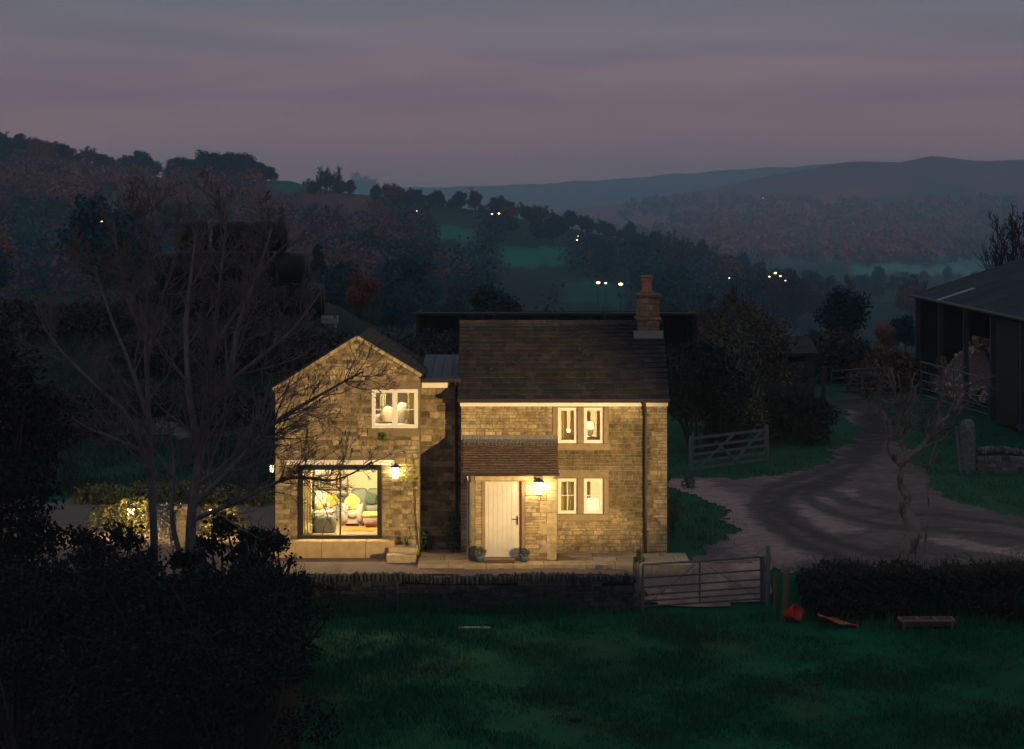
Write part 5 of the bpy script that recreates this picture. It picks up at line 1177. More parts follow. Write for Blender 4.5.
# ------------------------------------------------------------------ the two tall bare trees on the left
def bare_tree(name, label, base, stems, seed, m, maxlev=4, **kw):
    rg = random.Random(seed); t = thing(name, label, 'tree', base); T = Tubes(); K = Tubes()
    for stem in stems:
        pts, r0, L = stem[:3]; ml = stem[3] if len(stem) > 3 else maxlev
        pts = [Vector(p) for p in pts]; n_ = len(pts); rad = [max(.02, r0 * (1 - .85 * i / (n_ - 1))) for i in range(n_)]
        # smooth the stem
        fine = []; fr = []
        for i in range(n_ - 1):
            for k in range(4):
                f = k / 4; p0 = pts[max(i - 1, 0)]; p1 = pts[i]; p2 = pts[i + 1]; p3 = pts[min(i + 2, n_ - 1)]
                fine.append(.5 * ((2 * p1) + (p2 - p0) * f + (2 * p0 - 5 * p1 + 4 * p2 - p3) * f * f + (3 * p1 - p0 - 3 * p2 + p3) * f ** 3)); fr.append((rad[i] * (1 - f) + rad[i + 1] * f) * rg.uniform(.95, 1.06))
        fine.append(pts[-1]); fr.append(rad[-1]); K.tube(fine, fr, 9)
        for (f0, n_ch, Lc) in L:
            for _ in range(n_ch):
                f = rg.uniform(f0, 1.0); i = min(int(f * (len(fine) - 1)), len(fine) - 2); dd = (fine[i + 1] - fine[i]).normalized(); o = dd.orthogonal().normalized(); o.rotate(Matrix.Rotation(rg.uniform(0, 6.28), 3, dd)); a = rg.uniform(.45, 1.0)
                grow(T, fine[i].copy(), dd * math.cos(a) + o * math.sin(a), Lc * rg.uniform(.7, 1.25) * (1.15 - .6 * f), max(.014, fr[i] * rg.uniform(.32, .5)), 1, rg, ml, **kw)
    link_mesh('trunk', K.mesh('trunk'), m, t); link_mesh('branches', T.mesh('branches'), m, t); return t
def rel(L, base): return [tuple(P(px, py, d) - base) for px, py, d in L]
D1 = 53.0
B1 = PG(156, D1); B2 = PG(189, 51.5)
bare_tree('bare_tree', 'tall bare tree with the slimmer, left-hand of the two grey trunks', B1, [
    (rel([(156, 640, D1), (155, 560, D1), (151, 470, D1), (148, 400, D1), (146, 330, D1), (148, 275, D1), (152, 225, D1)], B1), .115, [(.26, 16, 2.3), (.6, 6, 1.5)]),
    (rel([(152, 480, D1), (130, 420, 52.4), (95, 385, 52), (62, 352, 51.8), (42, 325, 51.6)], B1), .075, [(.15, 8, 1.5)]),
    (rel([(149, 420, D1), (128, 360, 53.5), (110, 315, 54), (94, 265, 54.2)], B1), .07, [(.2, 10, 1.5)]),
    (rel([(147, 360, D1), (160, 305, 52.5), (174, 265, 52), (180, 225, 52)], B1), .065, [(.2, 9, 1.4)]),
    (rel([(147, 345, D1), (128, 300, 53), (118, 255, 53.2), (114, 222, 53.2)], B1), .06, [(.2, 9, 1.3)]),
    (rel([(150, 455, D1), (118, 440, 53.5), (82, 425, 54), (52, 402, 54)], B1), .055, [(.2, 9, 1.2)])], 4, M['bark'], nch=(4, 5), upw=.10, minr=.006, lr=(.38, .62))
D2 = 51.5
bare_tree('bare_tree', 'tall bare forked tree with the thicker, right-hand of the two grey trunks', B2, [
    (rel([(187, 640, D2), (190, 560, D2), (193, 500, D2), (201, 450, D2), (207, 390, D2), (215, 330, D2), (221, 275, D2), (226, 222, D2)], B2), .15, [(.28, 16, 2.3), (.6, 6, 1.5)]),
    (rel([(200, 455, D2), (190, 400, 51.0), (186, 330, 50.8), (191, 275, 50.6), (197, 226, 50.6)], B2), .10, [(.15, 10, 1.7)]),
    (rel([(203, 430, D2), (228, 375, 51.2), (240, 320, 51), (258, 272, 51), (272, 228, 51)], B2), .095, [(.15, 10, 1.6)]),
    (rel([(194, 505, D2), (230, 470, 51), (272, 425, 50.6), (320, 395, 50.2), (362, 372, 50)], B2), .085, [(.12, 34, 1.7)], 3),
    (rel([(193, 520, D2), (240, 500, 51), (290, 478, 50.6), (335, 480, 50.4), (372, 462, 50.2)], B2), .06, [(.12, 30, 1.4)], 3),
    (rel([(186, 575, D2), (172, 520, 51.2), (174, 470, 51.2), (168, 420, 51.2)], B2), .075, [(.4, 8, 1.2)]),
    (rel([(205, 400, D2), (250, 365, 51.8), (292, 330, 52), (322, 290, 52)], B2), .07, [(.15, 11, 1.4)]),
    (rel([(212, 350, D2), (240, 305, 52), (268, 262, 52.2), (292, 240, 52.2)], B2), .06, [(.15, 10, 1.4)])], 9, M['bark'], nch=(4, 5), upw=.09, minr=.006, lr=(.38, .62))

# pollarded pale tree by the track on the right
D3 = 60.0; B3 = PG(908, D3)
bare_tree('pollard_tree', 'small gnarled bare tree with pale peeling bark beside the track', B3, [
    (rel([(909, 585, D3), (907, 556, D3), (909, 545, D3), (914, 532, D3), (910, 520, D3), (904, 508, D3), (906, 496, D3), (900, 484, D3), (901, 472, D3), (898, 460, D3)], B3), .29, [(.5, 14, .4)]),
    (rel([(899, 465, D3), (904, 450, D3), (901, 438, D3), (905, 424, D3), (903, 410, D3), (896, 398, 59.7), (895, 384, 59.6), (891, 368, 59.6)], B3), .085, [(.25, 20, .8)]),
    (rel([(900, 464, D3), (892, 456, D3), (888, 444, D3), (891, 428, D3), (883, 412, 60.2), (877, 400, 60.2), (879, 384, 60.2), (874, 372, 60.2)], B3), .075, [(.25, 18, .8)]),
    (rel([(900, 466, D3), (910, 455, D3), (921, 447, D3), (930, 434, D3), (938, 424, D3), (938, 408, D3), (945, 392, D3), (943, 380, D3), (953, 366, D3)], B3), .085, [(.25, 22, .9)]),
    (rel([(904, 415, D3), (911, 405, 60.1), (916, 394, 60.2), (912, 384, 60.2), (915, 372, 60.2)], B3), .04, [(.4, 5, .5)]),
    (rel([(936, 424, D3), (950, 415, 60.1), (962, 398, 60.2), (970, 385, 60.2), (984, 378, 60.2)], B3), .055, [(.3, 12, .7)]),
    (rel([(926, 575, 60.2), (925, 545, 60.2), (929, 510, 60.2), (926, 480, 60.2), (932, 455, 60.3), (941, 430, 60.4), (952, 405, 60.5), (966, 385, 60.5)], B3), .035, [(.4, 8, .7)])], 14, M['palebark'], maxlev=3, nch=(3, 5), upw=.10, wob=.20, minr=.006)
# burrs and broken stubs on its trunk
B4 = PG(1012, 136)
bare_tree('bare_tree', 'leafless tree sticking up behind the barn roof', B4, [(rel([(1012, 345, 136), (1011, 300, 136), (1013, 265, 136), (1012, 228, 136)], B4), .2, [(.35, 16, 3.2)]), (rel([(1011, 300, 136), (1003, 270, 136), (1001, 240, 136)], B4), .12, [(.3, 8, 2.4)]), (rel([(1011, 295, 136), (1022, 262, 136), (1028, 236, 136)], B4), .12, [(.3, 8, 2.4)])], 23, M['darkbark'], maxlev=3, nch=(3, 5), upw=.2, minr=.022)
# ------------------------------------------------------------------ leafy bushes
def bush(name, label, cat, base, C, nleaf, ls, cols, seed, m=None, stems=10, stem_r=.05, group=None, var=.3, shell=.5, stalk=0):
    rg = np.random.RandomState(seed); rp = random.Random(seed); base = Vector(base); t = thing(name, label, cat, base, group=group)
    T = Tubes()
    for i in range(stems):
        c, r = C[rp.randrange(len(C))]; c = Vector(c); a = Vector((c.x * .25, c.y * .25, -.1)); mid = a.lerp(c, .55) + Vector((rp.gauss(0, .12), rp.gauss(0, .12), .1)); T.tube([a, mid, c, c + Vector((rp.gauss(0, .4), rp.gauss(0, .4), .7)).normalized() * r * .9], [stem_r, stem_r * .7, stem_r * .4, .008], 5)
        for _ in range(3): d = Vector((rp.gauss(0, 1), rp.gauss(0, 1), rp.gauss(.4, .7))).normalized(); T.tube([c, c + d * r * .6, c + d * r * 1.15 + Vector((0, 0, r * .1))], [stem_r * .35, stem_r * .22, .006], 3)
    if stalk:
        for i in range(stalk):
            c, r = C[rp.randrange(len(C))]; d = Vector((rp.gauss(0, .45), rp.gauss(0, .45), 1)).normalized(); p = Vector(c) + d * r * .5; T.tube([p, p + d * r * .55, p + d * r * .95 + Vector((rp.gauss(0, .08), 0, 0))], [.012, .009, .005], 3)
    link_mesh('branches', T.mesh('branches'), M['darkbark'], t)
    P_ = cloud(C, nleaf, rg, shell); V, Fq_ = leaf_quads(P_, rg, ls); link_mesh('foliage', mesh_np('foliage', V, Fq_, pick(cols, nleaf, rg, var)), m or M['leaf'], t); return t
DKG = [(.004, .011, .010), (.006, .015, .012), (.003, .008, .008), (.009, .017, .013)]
def mound(rg, x0, x1, y0, y1, ztop, n_, r=(.4, .8), zmin=.2):
    """clumps filling a mound; ztop(x) above the base"""
    C = []
    for _ in range(n_):
        x = rg.uniform(x0, x1); y = rg.uniform(y0, y1); rr = rg.uniform(*r); zt_ = max(zmin, ztop(x) - rr * .8); C.append(((x, y, zmin + (zt_ - zmin) * rg.random() ** .45), rr))
    return C
def fgbush(label, pxa, pxb, d, ytop, seed, n_=34, nl=9000, ls=.055, depth=1.6, cols=DKG, r=(.35, .75), shell=.45, stalk=14):
    """ytop: list of (px, y) along the top of the bush"""
    rg = random.Random(seed); pm = (pxa + pxb) / 2; base = PG(pm, d); xs = [at(p, d) - base.x for p, _ in ytop]; zs = [sz(y, d) - base.z for _, y in ytop]
    C = mound(rg, at(pxa, d) - base.x, at(pxb, d) - base.x, -depth, depth, lambda x: float(np.interp(x, xs, zs)), n_, r)
    return bush('shrub', label, 'shrub', base, C, nl, ls, cols, seed, stems=16, shell=shell, stalk=stalk)
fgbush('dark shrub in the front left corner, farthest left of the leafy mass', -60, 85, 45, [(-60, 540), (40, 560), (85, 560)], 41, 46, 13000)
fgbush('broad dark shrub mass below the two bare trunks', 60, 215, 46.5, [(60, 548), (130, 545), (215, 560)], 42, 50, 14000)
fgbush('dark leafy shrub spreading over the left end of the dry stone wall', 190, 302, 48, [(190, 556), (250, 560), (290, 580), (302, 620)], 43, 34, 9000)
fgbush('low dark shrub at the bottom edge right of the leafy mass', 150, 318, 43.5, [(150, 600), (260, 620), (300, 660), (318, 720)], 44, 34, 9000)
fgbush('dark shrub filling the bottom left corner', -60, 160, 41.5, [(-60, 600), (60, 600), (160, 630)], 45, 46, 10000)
fgbush('broad-leaved shrub in silhouette between the trunks and the lit garden', 205, 275, 52.5, [(205, 520), (235, 500), (262, 512), (275, 540)], 46, 13, 1500, ls=.07, depth=.7, r=(.25, .5), shell=.2)
fgbush('open leafy shrub in silhouette left of the trunks against the gravel', 85, 150, 52, [(85, 525), (110, 512), (150, 530)], 47, 12, 1500, ls=.07, depth=.7, r=(.25, .5), shell=.2)
fgbush('sparse twiggy shrub with scattered leaves before the stone bench', 268, 330, 53.5, [(268, 530), (300, 545), (330, 575)], 48, 9, 700, ls=.06, depth=.6, r=(.22, .42), shell=.1)
fgbush('dark rounded shrub at the left edge above the leafy mass', -50, 42, 52, [(-50, 430), (10, 440), (42, 500)], 49, 24, 7000, depth=1.2)
fgbush('sparse leafy shrub in silhouette at the left end of the gravel yard', 15, 100, 52.5, [(15, 500), (60, 512), (100, 520)], 52, 16, 2600, ls=.065, depth=.8, r=(.25, .5), shell=.2)
fgbush('sparse leafy shrub in silhouette right around the foot of the trunks', 135, 212, 50.5, [(135, 545), (175, 530), (212, 548)], 53, 15, 2000, ls=.065, depth=.6, r=(.22, .42), shell=.2)
fgbush('open leafy shrub in silhouette against the corner of the wing', 228, 300, 51.5, [(228, 528), (262, 508), (300, 552)], 54, 14, 1900, ls=.065, depth=.7, r=(.22, .45), shell=.2)
# tall dark evergreen at the left edge and a line of thicket on the bank below the bales
fgbush('tall dark evergreen thicket at the left edge with a reddish tinge', -60, 40, 54, [(-60, 318), (10, 330), (40, 380)], 50, 50, 16000, ls=.075, depth=1.6, r=(.5, 1.0), cols=DKG + [(.03, .016, .014)])
THK = [(.030, .032, .032), (.022, .026, .029), (.042, .038, .036), (.040, .030, .031)]
for k, (a, c, d, yt, lab) in enumerate([(-40, 70, 96, 296, 'brown thicket on the bank at the far left'), (60, 150, 97, 300, 'dark thicket on the bank left of the bales'), (135, 215, 91, 322, 'dark twiggy thicket in front of the left half of the bales'), (205, 290, 91, 318, 'olive thicket in front of the right half of the bales'), (280, 350, 92, 328, 'dark low thicket right of the bales above the gable'), (340, 420, 93, 334, 'dark thicket between the gable and the long shed')]):
    fgbush(lab, a, c, d, [(a, yt + 12), ((a + c) / 2, yt), (c, yt + 10)], 60 + k, 38, 8000, ls=.11, depth=2.2, r=(.6, 1.3), cols=THK, stalk=60)
for k, (a, c, d, yt, lab) in enumerate([(20, 110, 84, 400, 'low dark bramble patch on the bank above the pale path, left'), (100, 200, 85, 395, 'low dark bramble patch on the bank behind the bare trunks'), (190, 285, 84, 385, 'low dark bramble patch on the bank beside the gabled wing')]):
    fgbush(lab, a, c, d, [(a, yt + 10), ((a + c) / 2, yt), (c, yt + 8)], 70 + k, 30, 7000, ls=.10, depth=2.5, r=(.6, 1.1), cols=THK, stalk=30)
LIT = [(.20, .19, .05), (.13, .15, .04), (.28, .22, .07), (.10, .10, .04)]
for k, (a, c, d, yt, lab) in enumerate([(85, 152, 70.5, 497, 'yellow green hedge plants behind the left garden lamp'), (150, 205, 71, 494, 'yellow green hedge plants behind the stone pillar'), (205, 268, 70, 492, 'yellow green hedge plants between the trunks and the wing')]):
    fgbush(lab, a, c, d, [(a, yt + 6), ((a + c) / 2, yt), (c, yt + 3)], 80 + k, 16, 3500, ls=.06, depth=.6, r=(.3, .55), cols=LIT, stalk=8)
plant('flowering_shrub', 'pale flowering shrub catching the lamplight beside the stone pillar', 'shrub', *PG(171, 61.5).xy, .55, 1.15, 700, .05, [(.5, .45, .38), (.35, .33, .25), (.10, .12, .06)], 14)
plant('shrub', 'yellow leafed shrub glowing beside the left garden lamp', 'shrub', *PG(136, 64).xy, .8, .95, 700, .06, LIT, 17)
plant('shrub', 'yellow leafed shrub glowing left of the left garden lamp', 'shrub', *PG(108, 64.5).xy, .8, .7, 600, .06, LIT, 18)
plant('shrub', 'yellow leafed shrub glowing beside the right garden lamp', 'shrub', *PG(224, 63.5).xy, .8, .8, 700, .06, LIT, 19)
plant('shrub', 'little leafy shrub lit from behind at the left garden lamp', 'shrub', *PG(128, 62.2).xy, .62, 1.05, 620, .055, LIT, 15)
plant('shrub', 'little leafy shrub lit from behind at the right garden lamp', 'shrub', *PG(214, 61.6).xy, .55, 1.1, 520, .06, LIT, 16)
fgbush('thin leafless saplings standing before the left part of the long shed', 462, 520, 99.5, [(462, 316), (490, 300), (520, 314)], 120, 12, 160, ls=.06, depth=.4, r=(.4, .9), cols=THK, stalk=60)
fgbush('thin leafless saplings standing before the right part of the long shed', 545, 615, 99.5, [(545, 318), (585, 303), (615, 316)], 121, 12, 160, ls=.06, depth=.4, r=(.4, .9), cols=THK, stalk=60)
# behind the cottage on the right: dark evergreen, yellowing shrub, bare thicket
fgbush('dense dark evergreen bush behind the right side of the cottage', 664, 735, 85, [(664, 345), (700, 332), (735, 352)], 90, 40, 11000, ls=.09, depth=1.8, r=(.5, 1.0))
YEL = [(.04, .05, .03), (.05, .055, .03), (.20, .17, .05), (.26, .21, .07), (.035, .045, .03)]
fgbush('shrub with yellowing leaves above the wooden gate', 700, 765, 87, [(700, 385), (730, 352), (765, 400)], 91, 24, 2600, ls=.075, depth=1.2, r=(.4, .8), cols=YEL, shell=.3)
fgbush('dark bush between the wooden gate and the stone shed', 765, 822, 89, [(765, 392), (785, 390), (822, 398)], 92, 30, 8000, ls=.09, depth=1.5, r=(.5, .9))
fgbush('tall brownish thicket with few yellow leaves left of the stone shed', 690, 780, 91, [(690, 312), (735, 285), (780, 315)], 93, 44, 4200, ls=.085, depth=2, r=(.6, 1.1), cols=[(.06, .045, .03), (.08, .06, .03), (.045, .04, .03), (.13, .11, .04)], shell=.2, stalk=120)
fgbush('brown thicket behind the distant galvanised gate', 810, 870, 116, [(810, 335), (840, 325), (870, 345)], 94, 34, 7000, ls=.12, depth=2, r=(.7, 1.2), cols=[(.055, .04, .035), (.04, .035, .032)])
fgbush('rounded orange brown bush at the end of the track beside the barn', 855, 915, 112, [(855, 368), (885, 342), (915, 360)], 95, 28, 7000, ls=.11, depth=1.8, r=(.7, 1.2), cols=[(.15, .065, .03), (.11, .05, .028), (.08, .045, .03)], stalk=40)
# bramble hedge along the field edge on the right
HC = [(.010, .016, .017), (.014, .020, .018), (.008, .013, .014), (.020, .022, .020)]
for k, (a, c, yt, lab) in enumerate([(806, 872, 562, 'dark bramble hedge along the field just right of the gate'), (858, 945, 560, 'dark bramble hedge at the foot of the pale bare tree'), (935, 1040, 558, 'dark bramble hedge at the right edge of the field')]):
    fgbush(lab, a, c, 56.2, [(a, yt + 6), ((a + c) / 2, yt), (c, yt + 3)], 100 + k, 34, 8000, ls=.055, depth=.75, r=(.28, .5), cols=HC, stalk=110)
for k, (a, c, lab) in enumerate([(826, 868, 'low dark nettle patch before the bramble hedge, behind the orange plastic'), (864, 906, 'low dark nettle patch before the bramble hedge, left of the feed trough'), (945, 1035, 'low dark nettle patch before the bramble hedge, right of the feed trough')]):
    fgbush(lab, a, c, 55.5, [(a, 600), ((a + c) / 2, 592), (c, 598)], 110 + k, 20, 3600, ls=.05, depth=.3, r=(.2, .36), cols=HC, stalk=50)
fgbush('dark thicket below the left end of the long shed', 405, 470, 99, [(405, 330), (440, 327), (470, 334)], 115, 24, 5000, ls=.1, depth=1, r=(.6, 1.0), cols=THK, stalk=20)
for k, (px, d, h_) in enumerate([(688, 74, .5), (676, 66.5, .9), (673, 63, 1.1), (640, 56.15, .35)]):
    plant('weed', ['tuft of weeds at the foot of the wooden gate', 'dark weeds against the right side wall of the cottage', 'dark clump of weeds at the right front corner of the cottage', 'small green weed on the thick dark gatepost'][k], 'plant', at(px, d), d, .28 if k < 3 else .12, h_, 260, .05, [(.04, .07, .03), (.06, .08, .04)], 30 + k, z=None if k < 3 else sz(563, d))

# ------------------------------------------------------------------ grass: blades gathered in tufts, one object
def grass(name, n_, box, z_h, cols, seed, reject=None, wb=.012):
    rg = np.random.RandomState(seed); x = rg.uniform(box[0], box[1], n_); y = rg.uniform(box[2], box[3], n_)
    k = fbm(x * 3, y * 3, 3.0); keep = rg.uniform(0, 1, n_) < (.55 + .35 * k)
    if reject is not None: keep &= ~reject(x, y)
    x, y, k = x[keep], y[keep], k[keep]; n_ = len(x); z = zfun(x, y); h = z_h * rg.uniform(.5, 1.5, n_) * (1 + .45 * k); a = rg.uniform(0, 6.28, n_); l = rg.uniform(.1, .7, n_) * h
    f1 = (1 + .28 * fbm(x * 2, y * 2, 4.0) / 1.5)[:, None]; dry = sst(.55, 1.3, fbm(x * 3 + 30, y * 4, 5))[:, None] * .6; gcol = pick(cols, n_, rg, .35) * np.clip(f1, .45, 1.5); gcol = gcol * (1 - dry) + np.array((.034, .052, .028)) * dry
    p0 = np.stack([x - np.cos(a + 1.6) * wb, y - np.sin(a + 1.6) * wb, z - .02], -1); p1 = np.stack([x + np.cos(a + 1.6) * wb, y + np.sin(a + 1.6) * wb, z - .02], -1); p2 = np.stack([x + np.cos(a) * l, y + np.sin(a) * l, z + h], -1)
    V = np.stack([p0, p1, p2], 1).reshape(-1, 3); o = link_mesh(name, mesh_np(name, V, np.arange(n_ * 3).reshape(-1, 3), gcol), M['leaf']); tag(o, kind='stuff'); return o
GC = [(.002, .088, .036), (.004, .105, .042), (.002, .066, .030), (.026, .080, .038), (.010, .070, .034)]
grass('grass', 260000, (-9.5, 14.5, 42.5, 56.2), .085, GC, 1, reject=lambda x, y: (x < -4.4 * y / 46) & (y < 53))
trp = TR
rej = lambda x, y: inpoly(x + rs.normal(0, .28, len(x)), y + rs.normal(0, .5, len(x)), trp) | ((x > -8) & (x < 5) & (y < 66)) | ((x < -6) & (y < 71) & (y > 56)) | ((np.abs(x - 15.5) < .1))
grass('grass', 120000, (-14, 26, 57.6, 92), .10, GC, 2, reject=rej, wb=.016)
grass('rough_grass', 60000, (-26, -4.5, 71.5, 100), .22, [(.012, .024, .022), (.018, .028, .026), (.034, .036, .032), (.009, .018, .018)], 7, wb=.02)
grass('long_grass', 5000, (-8.2, 3.0, 56.0, 56.4), .26, GC + [(.07, .07, .045)], 3, wb=.010)
grass('long_grass', 9000, (3.2, 16, 54.6, 56.2), .28, GC + [(.07, .065, .045)], 4, reject=lambda x, y: (x < 7) & (rs.uniform(0, 1, len(x)) < .85), wb=.011)

# ------------------------------------------------------------------ trees of the valley: a few kinds, each copied
def proto_tree(kind, seed):
    """returns (trunk mesh, crown mesh, materials) of a tree about 12 m tall"""
    rg = np.random.RandomState(seed); rp = random.Random(seed); T = Tubes()
    if kind == 'conifer':
        T.tube([Vector((0, 0, -.5)), Vector((.05, 0, 6)), Vector((0, .05, 12))], [.28, .18, .03], 6)
        P_ = []
        for z in np.linspace(1.6, 11.6, 26):
            R_ = (12.2 - z) * .27 + .15
            for k in range(int(7 + R_ * 5)):
                a = rp.uniform(0, 6.28); n_ = int(6 + R_ * 7)
                f = np.linspace(.15, 1, n_); P_.append(np.stack([np.cos(a) * f * R_, np.sin(a) * f * R_, z - f * f * R_ * .35 + 0 * f], -1) + rg.normal(0, .11, (n_, 3)))
        P_ = np.concatenate(P_); cols = [(.006, .026, .028), (.009, .032, .032), (.005, .021, .025)]; ls = .24
    elif kind == 'bare':
        for s in range(2): grow(T, Vector((0, 0, -.4)), Vector((rp.gauss(0, .12), rp.gauss(0, .12), 1)), 8.5, .24, 0, rp, 3, upw=.12, nch=(6, 9), minr=.03, lr=(.4, .6))
        pts = np.array([tuple(p) for p in T.v]); pts = pts[pts[:, 2] > 4]; k = rg.randint(0, len(pts), 7000); P_ = pts[k] + rg.normal(0, .26, (7000, 3)); cols = [(.070, .040, .046), (.050, .036, .046), (.085, .042, .042)]; ls = .10
    else:
        nl = {'dense': 20, 'russet': 18, 'pine': 15, 'bushy': 16}[kind]; rx, rz, z0 = {'dense': (5.2, 5.6, .2), 'russet': (4.8, 5.6, .3), 'pine': (5.4, 4.6, 1.2), 'bushy': (4.4, 4.2, .0)}[kind]
        C = lobes(rg, nl, rx, rz, z0); hT = z0 + rz
        T.tube([Vector((0, 0, -.5)), Vector((.1, .05, hT * .4)), Vector((0, 0, hT * 1.1))], [.32, .24, .09], 6)
        for c, r in C: c = Vector(c); s = Vector((0, 0, min(hT * .7, max(.6, c.z * .55)))); T.tube([s, s.lerp(c, .6) + Vector((0, 0, .2)), c], [.13, .08, .03], 4)
        n_ = {'dense': 5200, 'russet': 4200, 'pine': 4600, 'bushy': 4000}[kind]; P_, ki = cloud(C, n_, rg, .35, True); ls = {'dense': .27, 'russet': .24, 'pine': .24, 'bushy': .22}[kind]
        cols = {'dense': [(.004, .054, .072), (.006, .068, .080), (.003, .044, .062)], 'russet': [(.19, .056, .046), (.14, .052, .054), (.20, .078, .048)], 'pine': [(.006, .022, .024), (.009, .028, .028)], 'bushy': [(.018, .034, .030), (.024, .036, .030), (.014, .028, .028)]}[kind]
    V, Fq_ = leaf_quads(P_, rg, ls, 1.5); 
    if kind in ('conifer', 'bare'): tn = pick(cols, len(P_), rg, .15)
    else: lc = np.array([cols[seed % len(cols)]]) * .6 + pick(cols, len(C), rg, .12) * .4; tn = lc[ki] * rg.uniform(.88, 1.12, (len(P_), 1))
    cm = mesh_np('crown', V, Fq_, tn); cm.materials.append(M['leaf'])
    tm = T.mesh('trunk'); tm.materials.append(M['darkbark']); return tm, cm
KIND = {k: [proto_tree(k, 200 + 10 * i + j) for j in range(3)] for i, k in enumerate(('dense', 'russet', 'conifer', 'bare', 'pine', 'bushy'))}
NAME = {'dense': 'evergreen_tree', 'russet': 'autumn_tree', 'conifer': 'conifer_tree', 'bare': 'bare_tree', 'pine': 'pine_tree', 'bushy': 'bushy_tree'}
def tree(kind, loc, s, rgn, label, group=None, sz_=None):
    tm, cm = KIND[kind][rgn.randrange(len(KIND[kind]))]; t = thing(NAME[kind], label, 'tree', loc, rgn.uniform(0, 6.28), group); t.location.z -= .9 * s if loc[1] > 180 else 0; t.scale = (s, s, s * (sz_ or rgn.uniform(.88, 1.12)))
    for nm, me_ in (('trunk', tm), ('crown', cm)): o = bpy.data.objects.new(nm, me_); COL.objects.link(o); o.parent = t
    return t
rv = random.Random(77)
def tree_at(kind, px, y_base, h_px, label, y0=140, group=None, d=None):
    p = PG(px, d) if d else hit(px, y_base, y0); h = h_px * p.y / F; return tree(kind, p, h / 12.0, rv, label, group)
# singled-out trees
tree_at('bushy', 497, 0, 118, 'slim dull green tree standing beyond the roof ridge of the cottage', d=132)
tree_at('pine', 843, 0, 76, 'broad dark pine rising behind the distant gate', d=150)
tree_at('dense', 815, 0, 34, 'small dark tree left of the broad dark pine', d=160)
tree_at('russet', 886, 0, 40, 'russet tree between the broad dark pine and the barn', d=165)
tree_at('dense', 905, 0, 46, 'dark rounded tree close to the left end of the barn roof', d=150)
tree_at('russet', 362, 0, 58, 'rounded russet brown tree between the bales and the cottage', d=125)
tree_at('dense', 392, 0, 34, 'low dark tree right of the rounded russet brown tree', d=140)
for px, h_, k, lab in [(318, 95, 'conifer', 'tall dark conifer in the valley right of the bale stack'), (338, 84, 'dense', 'broad dark tree right of the tall dark conifer'), (402, 70, 'dense', 'big dark tree in the valley above the rounded russet tree'), (372, 62, 'bushy', 'dark bushy tree in the valley left of the big dark tree'), (452, 48, 'dense', 'dark tree in the valley left of the slim dull green tree'), (545, 40, 'bare', 'purplish bare tree in the valley above the cottage roof'), (700, 62, 'russet', 'russet tree rising behind the cottage chimney on the right'), (724, 70, 'bare', 'thin bare tree in the valley right of the chimney')]:
    tree_at(k, px, 0, h_, lab, d=rv.uniform(215, 260))
# skyline of the left hill
for px in np.arange(-60, 112, 6.0): tree_at(rv.choice(['russet', 'russet', 'bare', 'dense']), px + rv.uniform(-3, 3), np.interp(px, [-60, 0, 100], [140, 148, 168]) + 1, rv.uniform(18, 25), 'tree of the wooded skyline at the far left', 600, 'skyline trees at the far left')
for px in np.arange(120, 160, 7.0): tree_at('dense', px, np.interp(px, [118, 140, 160], [172, 173, 175]), 30 - abs(px - 141) * .5, 'dark tree of the small skyline clump left of the dome-shaped wood', 600, 'small skyline clump')
for px in np.arange(172, 274, 4.5): tree_at('dense', px + rv.uniform(-2, 2), 183, 37 - ((px - 215) / 52) ** 2 * 13 + rv.uniform(-2, 2), 'dark tree of the dome-shaped wood on the skyline', 600, 'dome-shaped wood on the skyline')
for px in np.arange(305, 376, 7.0): tree_at('bare' if rv.random() < .7 else 'bushy', px + rv.uniform(-2, 2), 194, 20 + 8 * math.sin((px - 300) / 75 * 3.14) + rv.uniform(-3, 3), 'bare tree of the skyline clump right of the green field', 600, 'bare skyline clump right of the green field')
for px in np.arange(380, 770, 6.5):
    yb = np.interp(px, [380, 420, 470, 500, 560, 640, 700, 770], [202, 206, 211, 216, 226, 246, 262, 283]); tree_at(rv.choice(['dense', 'dense', 'bushy', 'bare', 'russet' if px > 600 else 'dense', 'dense']), px + rv.uniform(-4, 4), yb, rv.uniform(15, 26), 'tree of the long wooded skyline sloping down to the right', 500, 'long wooded skyline sloping down to the right')
